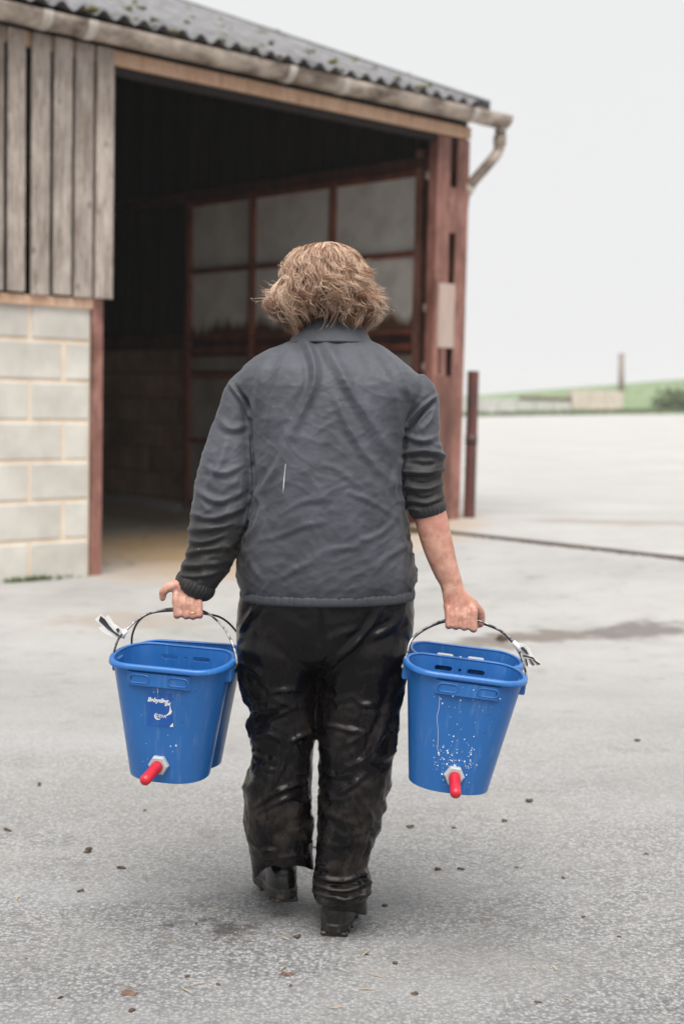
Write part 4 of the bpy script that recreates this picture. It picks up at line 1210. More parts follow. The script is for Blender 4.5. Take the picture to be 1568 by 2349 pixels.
# bare forearm
mb.put(*px_tube([(975, 1130, 3.345, 30), (986, 1180, 3.34, 37.5), (1002, 1245, 3.335, 36), (1019, 1300, 3.33, 30.5), (1034, 1338, 3.327, 26.5), (1041, 1360, 3.326, 23), (1046, 1375, 3.326, 16)], 4, 28, 0.82))
def hand(wrist, knuckles, pips, Yk, thumb, wr_r, sgn, dists):
    """palm from wrist to knuckles, four curled fingers, thumb off the side"""
    K = np.array([P(u, v, Yk) for u, v in knuckles]); Wc = P(*wrist)
    ctr = K.mean(0)
    # palm: rings from wrist to knuckle line
    ax = K[-1] - K[0]; L = np.linalg.norm(ax); ax = ax / L
    rings = []
    a = np.arange(24) * 2 * math.pi / 24
    for t, hw, hd, dy in ((0.0, wr_r, 0.020, 0.004), (0.3, wr_r * 1.12, 0.0185, 0.006), (0.6, L / 2 + 0.003, 0.0165, 0.009), (0.85, L / 2 + 0.0065, 0.0145, 0.010), (1.0, L / 2 + 0.0065, 0.0125, 0.009), (1.06, L / 2 + 0.003, 0.008, 0.009)):
        c = Wc * (1 - t) + ctr * t + np.array([0, dy, 0])
        rings.append(c + hw * np.cos(a)[:, None] * ax + hd * np.sin(a)[:, None] * np.array([0, 1.0, 0]))
    mb.put(*rings_mesh(rings))
    for (u, v), (pu, pv), r, dd in zip(knuckles, pips, (0.0092, 0.0095, 0.0093, 0.0086) if sgn > 0 else (0.0086, 0.0093, 0.0095, 0.0096), dists):
        k0 = P(u, v, Yk + 0.001); p1 = P(pu, pv - 6, Yk - 0.004)
        p2 = P(pu + 0.5, pv - 5, Yk + 0.036); p3 = P(pu + 0.5, pv - 24, Yk + 0.047)
        capsule_chain(mb, [k0 + np.array([0, 0.003, 0.012]), k0, (k0 + p1) / 2 + np.array([0, -0.0005, 0]), p1, p2, p3], [r * 0.9, r * 1.06, r * 0.93, r * 1.0, r * 0.9, r * 0.8], 14)
    T = [P(*q[:3]) for q in thumb]
    capsule_chain(mb, T, [q[3] for q in thumb], 14)
    return K
hand((425, 1338, 3.322), [(403, 1376), (422, 1385), (440, 1389), (457, 1393)], [(406, 1417), (427, 1418), (443, 1419), (458, 1417)], 3.300,
     [(420, 1352, 3.318, .015), (402, 1343, 3.312, .0135), (386, 1347, 3.308, .0115), (374, 1358, 3.306, .0098), (373, 1372, 3.309, .0078)], 0.026, 1, (0, 0, 0, 0))
hand((1036, 1342, 3.320), [(1027, 1409), (1046, 1413), (1065, 1413), (1086, 1408)], [(1028, 1441), (1045, 1442), (1064, 1444), (1085, 1448)], 3.300,
     [(1066, 1374, 3.322, .017), (1084, 1389, 3.328, .0145), (1099, 1403, 3.335, .0115), (1104, 1417, 3.340, .0098), (1101, 1432, 3.340, .0085)], 0.0275, -1, (0, 0, 0, 0))
V, F = voxel_union([(mb.V, mb.F)], 0.003, 2)
u_, v_ = proj(V)
wk = (sstep(1325, 1342, v_) * sstep(1392, 1375, v_) * (u_ > 1000) * (u_ < 1085))[:, None]
for _ in range(22): V = V * (1 - wk) + laplace(V, F, 1, 0.6) * wk
N = vnormals(V, F)
hm = sstep(1330, 1350, v_) * ((u_ > 1005) | (u_ < 500)) * (v_ < 1460)
V = V + N * (hm * (0.0009 * fbm(V * 90, 2) + 0.0006 * fbm(V * 220, 2)))[:, None]
# tendons on the back of the bare hand
for a, b in (((1036, 1362), (1027, 1404)), ((1042, 1360), (1046, 1408)), ((1050, 1360), (1065, 1408)), ((1058, 1362), (1085, 1404))):
    A, B = np.array(a, float), np.array(b, float); q = np.stack([u_, v_], 1); t = np.clip(((q - A) @ (B - A)) / ((B - A) @ (B - A)), 0, 1)
    dd = np.linalg.norm(q - A - t[:, None] * (B - A), axis=1)
    V = V + N * (0.0013 * np.exp(-(dd / 3.5) ** 2) * (N[:, 1] < 0) * np.sin(np.pi * np.clip(t, .1, .9)))[:, None]
person = add('person', V, F, M_SKIN, smooth=True)
tag(person, 'person in faded grey jacket and black waterproof trousers walking away with buckets in both hands', 'person')
for s in (-1, 1):
    add('eye', *ball(HC + np.array([s * 0.030, 0.082, -0.006]), 0.012, 12, 8), M_EYE, person, 'world', smooth=True)
a = np.arange(24) * 2 * math.pi / 24; rc = P(441.5, 1404, 3.296)
V, F = tube(np.array([rc + 0.0103 * np.array([math.cos(t), math.sin(t), 0.12 * math.cos(t)]) for t in np.append(a, a[0])]), 0.0009, 6)
add('ring', V, F, M_RING, person, 'world', smooth=True)

# cloth helpers
def folds(V, N, lst, facing=True):
    u, v = proj(V); q = np.stack([u, v], 1)
    h = np.zeros(len(V))
    for pts, amp, wd in lst:
        p = spline(np.array(pts, float), 6)
        best = np.full(len(V), 1e9); side = np.zeros(len(V)); par = np.zeros(len(V))
        sel = (u > p[:, 0].min() - 5 * wd) & (u < p[:, 0].max() + 5 * wd) & (v > p[:, 1].min() - 5 * wd) & (v < p[:, 1].max() + 5 * wd)
        qs = q[sel]; bs = np.full(len(qs), 1e9); sd_s = np.zeros(len(qs)); ps = np.zeros(len(qs))
        n = len(p) - 1
        for i in range(n):
            A, B = p[i], p[i + 1]; d = B - A; L2 = d @ d + 1e-9
            t = np.clip(((qs - A) @ d) / L2, 0, 1); r = qs - A - t[:, None] * d
            dist = np.linalg.norm(r, axis=1); m_ = dist < bs
            bs[m_] = dist[m_]; ps[m_] = (i + t[m_]) / n
            sd_s[m_] = np.sign(d[0] * r[m_, 1] - d[1] * r[m_, 0])
        s = bs * sd_s
        prof = np.exp(-(np.abs(s) / wd) ** 1.45) - 0.55 * np.exp(-((s - 1.9 * wd) / (1.1 * wd)) ** 2) - 0.25 * np.exp(-((s + 2.1 * wd) / (1.2 * wd)) ** 2)
        h[sel] += amp * prof * np.sin(np.pi * np.clip(0.08 + 0.84 * ps, 0, 1)) ** 0.7
    if facing: h = h * sstep(0.15, -0.35, N[:, 1])
    return h
def ridged(p, o=2):
    s = 0; a = 1.0; t = 0
    for k in range(o):
        s = s + a * (1 - np.minimum(1, 2.2 * np.abs(noise3(p * 2 ** k + 31.7 * k)))) ** 2; t += a; a *= 0.5
    return s / t - 0.28
def crumple(p, f, n=6, seed=0):
    """sharp straight creases between flat facets, like stiff coated cloth"""
    r_ = np.random.default_rng(seed); s_ = 0
    wp = 0.12 * np.stack([fbm(p * 6 + 7 * seed, 2), fbm(p * 6 + 40, 2), fbm(p * 6 + 80, 2)], 1)
    for k in range(n):
        d = r_.normal(size=3) * np.array([0.8, 0.5, 1.2]); d /= np.linalg.norm(d)
        x = (p + wp) @ d * f * r_.uniform(0.6, 1.5) + r_.random()
        s_ = s_ + np.abs((x % 1) - 0.5) * 2 * r_.uniform(0.5, 1.0)
    return s_ / n - 0.375
def set_attr(o, name, val):
    at = o.data.attributes.new(name, 'FLOAT', 'POINT'); at.data.foreach_set('value', np.asarray(val, np.float32))

# ---- jacket
parts = [rows_loft(TORSO, 4), px_tube(SLV_L, 4, 32, 0.92), px_tube(SLV_R, 4, 32, 0.95)]
V, F = voxel_union(parts, 0.0042, 5)
N = vnormals(V, F); u_, v_ = proj(V)
JF = [
    ([(688, 772), (706, 795), (718, 830), (722, 868), (712, 905), (690, 950), (668, 1000)], .0085, 11),
    ([(735, 770), (770, 830), (800, 890), (845, 960), (880, 1020)], .0055, 15),
    ([(838, 792), (868, 830), (893, 880), (908, 930), (917, 990)], .0035, 14),
    ([(872, 800), (905, 840), (925, 880), (938, 905)], .0040, 10),
    ([(628, 805), (606, 840), (594, 890), (586, 950), (581, 1030)], .0040, 13),
    ([(660, 800), (640, 860), (622, 930), (612, 990)], .0035, 14),
    ([(770, 900), (800, 980), (850, 1060), (905, 1110)], .0040, 12),
    ([(655, 990), (640, 1060), (610, 1110), (588, 1135)], .0040, 10),
    ([(584, 1125), (600, 1165), (590, 1200), (575, 1225)], .0060, 8),
    ([(915, 1060), (900, 1110), (912, 1150)], .0050, 8),
    ([(925, 1130), (905, 1190), (870, 1225), (830, 1240)], .0045, 9),
    ([(600, 1240), (650, 1225), (700, 1205), (740, 1200)], .0035, 9),
    ([(560, 1250), (580, 1300), (600, 1330)], .0050, 9),
    ([(640, 1180), (700, 1150), (760, 1145)], .0030, 9),
    ([(700, 1290), (760, 1260), (840, 1255)], .0030, 10),
    ([(860, 1310), (900, 1270), (940, 1250)], .0040, 9),
    ([(640, 1330), (690, 1300), (730, 1290)], .0030, 9),
    ([(800, 1130), (850, 1150), (915, 1190)], .0035, 8),
    ([(720, 1060), (780, 1080), (830, 1120)], .0025, 10),
    # armhole seams
    ([(528, 884), (543, 900), (560, 925), (574, 955)], .0070, 5), ([(540, 888), (560, 916), (577, 952)], -.0110, 5),
    ([(1003, 905), (980, 925), (955, 950), (932, 980)], .0070, 5), ([(992, 920), (962, 952), (935, 990)], -.0110, 5),
    ([(578, 955), (579, 1040), (584, 1110), (576, 1170), (560, 1215), (548, 1245)], -.0075, 5), ([(930, 985), (925, 1040), (923, 1100), (929, 1150), (939, 1195)], -.0075, 5),
    # sleeve in full length
    ([(500, 960), (530, 985), (565, 975)], .0035, 9), ([(470, 1070), (510, 1085), (560, 1065)], .0040, 9),
    ([(455, 1130), (500, 1150), (555, 1130)], .0050, 8), ([(440, 1180), (490, 1188), (555, 1165)], .0060, 7),
    ([(436, 1215), (480, 1212), (540, 1200)], .0065, 7), ([(436, 1240), (470, 1243), (520, 1225)], .0065, 6),
    ([(425, 1272), (460, 1262), (530, 1252)], .0055, 7), ([(418, 1300), (460, 1296), (515, 1290)], .0050, 7),
    ([(415, 1320), (450, 1322), (500, 1312)], .0050, 6), ([(520, 1010), (505, 1060), (480, 1110)], .0040, 10),
    # pushed-up sleeve
    ([(930, 1000), (970, 1012), (1004, 1000)], .0050, 7), ([(928, 1040), (975, 1035), (1022, 1046)], .0090, 7),
    ([(935, 1062), (980, 1066), (1012, 1058)], -.0060, 5), ([(928, 1082), (975, 1085), (1018, 1076)], .0085, 6),
    ([(930, 1100), (970, 1108), (1010, 1096)], -.0050, 4), ([(930, 1115), (975, 1122), (1013, 1108)], .0075, 5),
    ([(932, 1133), (975, 1142), (1014, 1126)], -.0045, 4), ([(935, 1148), (980, 1154), (1018, 1138)], .0065, 5),
    ([(938, 1166), (980, 1170), (1020, 1152)], .0050, 5), ([(1000, 930), (985, 965), (960, 990)], .0045, 7),
]
h = 1.5 * folds(V, N, [(a_, b_ * (0.62 if 8 <= i_ <= 18 else 1.0), c_ * (0.7 if 8 <= i_ <= 18 else 0.8)) for i_, (a_, b_, c_) in enumerate(JF)])
slv = np.maximum(sstep(596, 560, u_) * sstep(880, 960, v_), sstep(915, 940, u_) * sstep(900, 980, v_))
slow = slv * sstep(1040, 1180, v_ + (u_ > 900) * 70)
q = V + 0.03 * np.stack([fbm(V * 9 + 3, 2), fbm(V * 9 + 50, 2), fbm(V * 9 + 90, 2)], 1)
h += (0.0018 + 0.0035 * slow) * ridged(q * np.array([9, 9, 19.0]) + 2, 2)
h += 0.0022 * (1 - slv) * ridged((q @ np.array([[.80, 0, .6], [0, 1, 0], [-.6, 0, .80]]).T) * np.array([8, 8, 22.0]) + 9, 2) * sstep(880, 1080, v_)
h += 0.0007 * ridged(q * np.array([30, 30, 42.0]) + 5, 2)
def crease(p): return np.clip(1 - 3.2 * np.abs(noise3(p)), 0, 1) ** 2.5
patch = np.clip(0.35 + 1.6 * fbm(V * 5 + 77, 2), 0, 1)
for k_, (an, sc_) in enumerate(((0.55, 1.0), (-0.5, 1.1), (1.05, 0.8))):
    c_, s_ = math.cos(an), math.sin(an)
    qq = np.stack([q[:, 0] * c_ + q[:, 2] * s_, q[:, 1], -q[:, 0] * s_ + q[:, 2] * c_], 1) * np.array([7, 7, 27.0]) * sc_ + 13 * k_
    h += (0.0017 + 0.0016 * slow) * crease(qq) * np.roll(patch, 0) * sstep(800, 900, v_)
    patch = 1 - 0.8 * patch
h += (0.0022 + 0.006 * slow) * crumple(V, 13.0, 5, 5) * (0.4 + 0.6 * sstep(900, 1100, v_))
V = V + N * h[:, None]
V = laplace(V, F, 1, 0.2)
# neat seam tucks down the armhole are pulled in
jacket = add('jacket', V, F, M_JACKET, person, 'world', smooth=True)
wear_tone = 0.95 * np.maximum(slv * sstep(1110, 1270, v_) * (u_ < 700), slv * sstep(990, 1090, v_) * (u_ > 700)) + 0.16 * sstep(1200, 1360, v_) * (1 - slv)
wear_tone = np.clip(wear_tone + 0.25 * fbm(V * 18, 3) * (wear_tone > 0.05), 0, 1)
set_attr(jacket, 'wear_tone', wear_tone)
def band(rings, ncorr, amp, name, wv, parent, mat, sub=3):
    """a gathered elastic band through the given cross-sections"""
    R_ = [np.asarray(r) for r in rings]; n = len(R_[0]); out = []
    for j, r in enumerate(R_):
        c = r.mean(0); d = r - c; L = np.linalg.norm(d, axis=1)[:, None]; d = d / L
        ph = np.arange(n) / n * ncorr * 2 * math.pi
        k = amp * (np.sin(ph + 0.8 * np.sin(ph * 0.37)) + 0.5 * np.sin(ph * 1.7 + 1)) * (1.0 if 0 < j < len(R_) - 1 else 0.4)
        out.append(r + d * k[:, None])
    V, F = rings_mesh(out)
    o = add(name, V, F, mat, parent, 'world', smooth=True, fixn=True)
    set_attr(o, 'wear_tone', np.full(len(V), wv)); return o
nb = 360
def hem_row(v, off, bo_): return row_ring(556 - off, 946 + off, v, 3.37, .147 + bo_, nb)
band([hem_row(1347, -6, -.006), hem_row(1350, 2, .001), hem_row(1353, 4, .004), hem_row(1359, 5, .0052), hem_row(1365, 4.5, .005), hem_row(1370, 3.5, .004), hem_row(1372.5, 1, .001), hem_row(1372, -6, -.006)], 74, 0.0011, 'hem_band', 0.35, jacket, M_JACKET)
def cuff(p0, p1, Y, r0, r1, name, wv, nc, prof=(0.85, 1.04, 1.10, 1.12, 1.08, 1.0, 0.8)):
    A, B = P(p0[0], p0[1], Y), P(p1[0], p1[1], Y)
    ks = np.linspace(0, 1, len(prof)); pts = np.array([A + (B - A) * k for k in ks])
    T, Nn, Bb = frames(pts); a = np.arange(180) * 2 * math.pi / 180
    rr = [p + (r0 + (r1 - r0) * k) * mpp(Y) * f * (np.cos(a)[:, None] * Nn[i] + 0.9 * np.sin(a)[:, None] * Bb[i]) for i, (p, k, f) in enumerate(zip(pts, ks, prof))]
    return band(rr, nc, 0.0008, name, wv, jacket, M_JACKET)
cuff((457, 1326), (436, 1364), 3.333, 45, 41, 'cuff', 0.95, 30)
cuff((977, 1152), (984, 1186), 3.34, 40, 38, 'cuff', 0.85, 26)
# pale scratch on the back
uj, vj = proj(V); pp_ = []
for a_, b_ in ((655, 1064), (653.5, 1078), (652, 1092), (651, 1106), (650, 1118), (649, 1132)):
    m_ = (np.abs(uj - a_) < 5) & (np.abs(vj - b_) < 5) & (N[:, 1] < 0)
    pp_.append(P(a_, b_, V[m_, 1].min() + 0.0005))
add('dried_streak', *tube(np.array(pp_), [.0003, .0005, .0007, .0011, .001, .0004], 6), M_MILK, jacket, 'world', smooth=True)
# collar: a folded band standing round the neck
def col_ring(u0, u1, v, Y, b, dip, n=96):
    r = row_ring(u0, u1, v, Y, b, n, 2.1)
    a = np.arange(n) * 2 * math.pi / n
    r[:, 2] += dip * np.maximum(0, -np.sin(a)) ** 1.5 - 0.03 * np.maximum(0, np.sin(a))
    return r
cr = [col_ring(706, 806, 752, 3.437, .062, .000), col_ring(700, 812, 741, 3.437, .066, .006), col_ring(697, 816, 738, 3.437, .069, .008), col_ring(692, 821, 740, 3.436, .073, .008),
      col_ring(683, 832, 753, 3.433, .082, .006), col_ring(671, 845, 770, 3.428, .093, .004), col_ring(664, 852, 783, 3.425, .100, .002), col_ring(662, 854, 788, 3.424, .103, .001), col_ring(668, 848, 790, 3.424, .098, .0), col_ring(690, 826, 780, 3.43, .08, .0)]
crs = []
for a_, b_ in zip(cr[:-1], cr[1:]): crs += [a_, a_ * 0.5 + b_ * 0.5]
crs.append(cr[-1])
V, F = rings_mesh(crs, True)
F = np.array([f for f in F if len(f) == 4])
N = vnormals(V, F); c0 = V.mean(0)
if ((V - c0) * N).sum() < 0: N = -N
V = V + N * (0.0022 * ridged(V * np.array([16, 16, 34.0]), 2) + 0.0012 * fbm(V * 40, 2))[:, None]
cl = add('collar', V, F, M_JACKET, jacket, 'world', smooth=True); set_attr(cl, 'wear_tone', np.full(len(V), 0.12))

# ---- trousers
V, F = voxel_union([rows_loft(HIPS, 4), rows_loft(LEG_L, 4, 64, 2.2), rows_loft(LEG_R, 4, 64, 2.2)], 0.0042, 4)
N = vnormals(V, F); u_, v_ = proj(V)
TF = [
    ([(872, 1388), (852, 1432), (808, 1482), (770, 1512), (746, 1552)], .0075, 9), ([(930, 1385), (915, 1420), (880, 1450), (845, 1462)], .0045, 9),
    ([(921, 1540), (898, 1618), (872, 1682), (838, 1740), (795, 1762)], .0070, 9), ([(905, 1560), (880, 1640), (858, 1700), (845, 1760)], .0045, 8),
    ([(745, 1661), (790, 1672), (834, 1680)], .0065, 7), ([(834, 1684), (805, 1702), (776, 1718)], .0055, 7), ([(810, 1600), (835, 1616), (870, 1614)], .0065, 7),
    ([(738, 1590), (770, 1606), (800, 1600)], .0045, 7), ([(775, 1820), (800, 1806), (838, 1778)], .0060, 7), ([(735, 1760), (765, 1780), (800, 1778)], .0050, 7),
    ([(745, 1470), (790, 1452), (830, 1440)], .0035, 10), ([(830, 1840), (850, 1870), (845, 1900)], .0045, 8), ([(735, 1840), (760, 1832), (790, 1836)], .0040, 6),
    ([(840, 1905), (828, 1950), (812, 1990)], .0060, 6), ([(735, 1930), (770, 1942), (810, 1935)], .0035, 7),
    ([(718, 2004), (760, 2020), (800, 2018), (838, 2000)], .0085, 6), ([(716, 2022), (755, 2040), (800, 2042), (846, 2022)], .0085, 6), ([(718, 2042), (760, 2058), (800, 2062), (846, 2046)], .0075, 5),
    ([(830, 1996), (842, 2020), (836, 2050), (815, 2074)], .0080, 6), ([(800, 1990), (812, 1960), (818, 1930)], .0060, 6), ([(724, 1970), (735, 1985), (760, 1995)], .0060, 6),
    ([(618, 1590), (650, 1583), (690, 1584)], .0065, 7), ([(622, 1600), (648, 1612), (675, 1616)], .0050, 7), ([(612, 1650), (645, 1636), (672, 1621)], .0060, 6),
    ([(575, 1630), (610, 1622), (640, 1622)], .0055, 7), ([(662, 1702), (690, 1688), (724, 1674)], .0070, 6), ([(590, 1680), (630, 1690), (652, 1710)], .0055, 7),
    ([(652, 1710), (650, 1750), (628, 1800), (605, 1825)], .0055, 7), ([(588, 1848), (640, 1814), (702, 1794)], .0070, 7), ([(592, 1862), (640, 1838), (690, 1822)], .0045, 6),
    ([(596, 1750), (615, 1765), (640, 1768)], .0045, 6), ([(700, 1790), (706, 1830), (712, 1860)], .0050, 5), ([(600, 1952), (615, 1948), (632, 1950)], .0070, 5), ([(680, 1905), (700, 1925), (714, 1932)], .0050, 6),
    ([(580, 1720), (600, 1730), (612, 1750)], .0055, 7), ([(555, 1440), (575, 1410), (590, 1390)], .0055, 9), ([(550, 1520), (585, 1540), (615, 1575)], .0045, 9), ([(735, 1400), (735, 1440), (735, 1475)], -.0055, 7),
    ([(640, 1968), (675, 1960), (708, 1974)], .0060, 6),
]
h = 1.25 * folds(V, N, [(a_, b_, c_ * 0.75) for a_, b_, c_ in TF])
q = V + 0.04 * np.stack([fbm(V * 7 + 3, 2), fbm(V * 7 + 50, 2), fbm(V * 7 + 90, 2)], 1)
low = sstep(1500, 1640, v_)
h += (0.0012 + 0.0022 * low) * ridged(q * np.array([7, 7, 13.0]) + 20, 2)
h += (0.007 + 0.010 * low) * crumple(V, 9.0, 5, 3) + (0.003 + 0.004 * low) * crumple(V, 19.0, 5, 8)
h += (0.0012 + 0.0016 * low) * ridged((q @ np.array([[.8, 0, .6], [0, 1, 0], [-.6, 0, .8]])) * np.array([12, 12, 28.0]) + 60, 2)
V = V + N * h[:, None]
trousers = add('trousers', V, F, M_TROUSER, person, 'world', smooth=True)
wr = np.clip(0.06 + 0.35 * sstep(1500, 1700, v_) + 0.5 * sstep(1780, 1900, v_), 0, 1) * sstep(1400, 1500, v_) + 0.05
set_attr(trousers, 'wear_tone', wr)
# ragged open hem hanging from the lifted leg
def hem_flap(rows, name):
    rr = [row_ring(*r, 64, 2.1) for r in rows]
    n = 64; a = np.arange(n) * 2 * math.pi / n
    return rr, a
rr = [row_ring(572, 717, 1942, 3.40, .088, 72, 2.1), row_ring(577, 718, 1954, 3.402, .090, 72, 2.1), row_ring(582, 720, 1966, 3.404, .091, 72, 2.1)]
a = np.arange(72) * 2 * math.pi / 72
drop = 0.052 * np.maximum(0, -np.cos(a)) ** 3.0 + 0.028 * np.maximum(0, np.cos(a)) ** 4 - 0.008 * np.maximum(0, -np.sin(a)) ** 2
last = rr[-1].copy(); last[:, 2] -= drop; mid = rr[1].copy(); mid[:, 2] -= drop * 0.4
outer = [rr[0], mid, last]
c = last.mean(0); inner = [c + (last - c) * np.array([.965, .965, 1.0]), mid.mean(0) + (mid - mid.mean(0)) * np.array([.96, .96, 1.0])]
V, F = rings_mesh(outer + inner, False)
F = np.array(F); N = vnormals(V, F)
V = V + N * (0.003 * ridged(V * np.array([14, 14, 24.0]), 2))[:, None]
hf = add('trouser_hem', V, F, M_TROUSER, trousers, 'world', smooth=True); set_attr(hf, 'wear_tone', np.full(len(V), 0.45))
rr = [row_ring(727, 840, 2053, 3.35, .077, 72, 2.1), row_ring(730, 842, 2064, 3.352, .078, 72, 2.1)]
drop = 0.030 * np.maximum(0, np.cos(a)) ** 2 - 0.004 * np.maximum(0, -np.cos(a))
last = rr[1].copy(); last[:, 2] -= drop; c = last.mean(0)
V, F = rings_mesh([rr[0], last, c + (last - c) * np.array([.95, .95, 1.0]), rr[0].mean(0) + (rr[0] - rr[0].mean(0)) * np.array([.94, .94, 1.0])], False)
F = np.array(F)
hf = add('trouser_hem', V, F, M_TROUSER, trousers, 'world', smooth=True); set_attr(hf, 'wear_tone', np.full(len(V), 0.5))

# ---- boots
def boot(c, yaw, pitch, label=None):
    """c: ground point under the heel's back edge; foot points along +y turned by yaw"""
    rot = Matrix.Rotation(-yaw, 4, 'Z') @ Matrix.Rotation(pitch, 4, 'X')
    rm = np.array(rot)[:3, :3] * 1.1
    tf = lambda V: np.asarray(V) @ rm.T + np.asarray(c)
    def outline(z, heel, toe, wh, wt, n=44):
        a = np.arange(n) * 2 * math.pi / n
        y = np.sin(a); x = np.cos(a)
        yy = heel + (toe - heel) * (y * 0.5 + 0.5)
        t = (yy - heel) / (toe - heel)
        wd = wh + (wt - wh) * sstep(0.15, 0.65, t) - 0.012 * np.exp(-((t - 0.42) / 0.14) ** 2)
        xx = np.sign(x) * np.abs(x) ** 0.75 * wd
        return np.column_stack([xx, yy, np.full(n, z)])
    up = [outline(0.016, 0.004, 0.272, 0.036, 0.047), outline(0.026, 0.000, 0.272, 0.0405, 0.049), outline(0.042, -0.002, 0.272, 0.0415, 0.049), outline(0.060, 0.001, 0.262, 0.0405, 0.047), outline(0.078, 0.008, 0.220, 0.036, 0.042),
          outline(0.098, 0.012, 0.160, 0.036, 0.040), outline(0.125, 0.008, 0.128, 0.040, 0.043), outline(0.17, 0.000, 0.126, 0.046, 0.048), outline(0.23, -0.004, 0.128, 0.050, 0.052), outline(0.30, -0.006, 0.13, 0.053, 0.054)]
    V, F = rings_mesh(up)
    b = add('boot', tf(V), F, M_BOOT, person, 'world', smooth=True, fixn=True)
    sole = [outline(0.004, 0.000, 0.276, 0.038, 0.050), outline(0.007, -0.003, 0.279, 0.041, 0.052), outline(0.022, -0.004, 0.280, 0.0425, 0.053), outline(0.027, -0.001, 0.278, 0.0405, 0.051)]
    V, F = rings_mesh(sole); add('sole', tf(V), F, M_SOLE, b, 'world', fixn=True)
    for k in range(3):
        mb = MB(); mb.box(-0.030 - 0.003 * k, 0.030 + 0.003 * k, 0.006 + 0.026 * k, 0.024 + 0.026 * k, -0.004, 0.0055, 0.003); add('heel_lug', tf(mb.V), mb.F, M_SOLE, b, 'world')
    for k in range(6):
        mb = MB(); mb.box(-0.042, 0.042, 0.115 + 0.025 * k, 0.131 + 0.025 * k, -0.001, 0.0055, 0.002); add('tread_lug', tf(mb.V), mb.F, M_SOLE, b, 'world')
    # moulded heel counter with two ribs
    for z, o_ in ((0.062, 0.0022), (0.086, 0.002)):
        rr_ = [outline(z - 0.011, 0.003 - o_, 0.262, 0.038 + o_, 0.047), outline(z, 0.000 - o_, 0.255, 0.0385 + o_, 0.046), outline(z + 0.010, 0.004 - o_, 0.25, 0.0375 + o_, 0.044)]
        n = 44; keep = [i for i in range(n) if math.sin(2 * math.pi * i / n) < -0.35]
        keep = sorted(keep); V = np.vstack([r[keep] for r in rr_]); m_ = len(keep)
        F = [(j * m_ + i, j * m_ + i + 1, (j + 1) * m_ + i + 1, (j + 1) * m_ + i) for j in range(2) for i in range(m_ - 1)]
        add('heel_rib', tf(V), F, M_BOOT, b, 'world', smooth=True)
    return b
boot((FT_R[0], 3.300, 0.005), R(7), R(0))
boot((P(655, 2070, 3.385)[0], 3.385, 0.056), R(-11), R(-7))

# ---- hair: wavy collar-length locks, one strand at a time
HU = 757.0; HY = 3.425
_hv = np.array([556, 562, 572, 585, 600, 620, 640, 660, 680, 700, 720, 740, 760.])
_hl = np.array([6, 46, 70, 84, 93, 97, 101, 112, 128, 146, 142, 124, 100.])
_hr = np.array([6, 30, 48, 61, 71, 82, 88, 95, 104, 110, 113, 100, 74.])
_hb = np.array([6, 44, 68, 84, 96, 106, 112, 113, 110, 104, 96, 90, 80.])
PXH = mpp(HY)
def envelope(th, v):
    """hair surface: direction th (0 = towards the back of the head), height v"""
    l, r, b_ = np.interp(v, _hv, _hl), np.interp(v, _hv, _hr), np.interp(v, _hv, _hb)
    s, c_ = np.sin(th), np.cos(th)
    ex = np.where(s > 0, r, l); ey = np.where(c_ > 0, b_, b_ * 0.92)
    k = 1.0 / np.sqrt((s / ex) ** 2 + (c_ / ey) ** 2)
    return k * s * PXH, -k * c_ * PXH
rg = np.random.default_rng(23)
SEG = 15
SV = []; TI = []
def lock(th0, v0, v1, layer, amp, turns, ph, spread, ns, tone, flip):
    t = np.linspace(0, 1, SEG)
    for k in range(ns):
        o_ = rg.normal(size=2) * spread
        vv = v0 + (v1 + rg.normal() * 4 - v0) * (t ** 0.92)
        lay = layer + o_[1] * 0.5
        th = th0 + o_[0] * (1 - 0.35 * t)
        w_ = amp * (0.25 + 0.75 * t) * (1 + 0.2 * rg.normal())
        pp = ph + rg.normal() * 0.14
        th = th + w_ * np.sin(turns * 2 * math.pi * t + pp) / 0.11 + 0.035 * rg.normal() * t
        x, y = envelope(th, vv)
        f = lay + (w_ * 0.75 * np.cos(turns * 2 * math.pi * t + pp)) / 0.1 + flip * np.clip(t - 0.72, 0, 1) ** 1.5
        fz = rg.normal() * 0.02 * t ** 2
        px_ = np.array([P(HU, a, HY) for a in vv])
        px_[:, 0] += x * (f + fz); px_[:, 1] += y * (f + fz); px_[:, 2] += 0.012 * np.sin(turns * 2 * math.pi * t + pp + 0.7) * amp / 0.01 * t * 0.7 + flip * 0.05 * np.clip(t - 0.8, 0, 1)
        SV.append(px_); TI.append(tone + rg.normal() * 0.15)
def bottom(th):
    a = abs((th + math.pi) % (2 * math.pi) - math.pi)
    side = sstep(0.35, 1.0, a)
    return 718 + 32 * side + (8 if th < 0 else 0) * side - 40 * sstep(2.0, 2.9, a)
for k in range(300):
    th0 = rg.uniform(-math.pi, math.pi)
    if abs(th0) > 2.2 and rg.random() < 0.6: th0 = rg.uniform(-1.8, 1.8)
    v0 = 555.5 + 100 * rg.random() ** 2.2
    bt = bottom(th0)
    v1 = min(bt, v0 + rg.uniform(55, 150)) if rg.random() < 0.6 else bt + rg.normal() * 6
    if abs(th0) > 2.4: v1 = min(v1, 640)
    if v1 < v0 + 40: v1 = v0 + 45
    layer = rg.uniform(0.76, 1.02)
    tone = np.clip(0.02 + 0.85 * (layer - 0.76) / 0.26 + rg.normal() * 0.17, 0, 1)  # inner layers darker, outer lighter: shade and highlights painted into the tint
    lock(th0, v0, v1, layer, rg.uniform(0.009, 0.019), rg.uniform(0.7, 1.5), rg.uniform(0, 6.28), rg.uniform(0.03, 0.065), 42, tone, rg.choice([-0.7, 0.5, 0.9]))
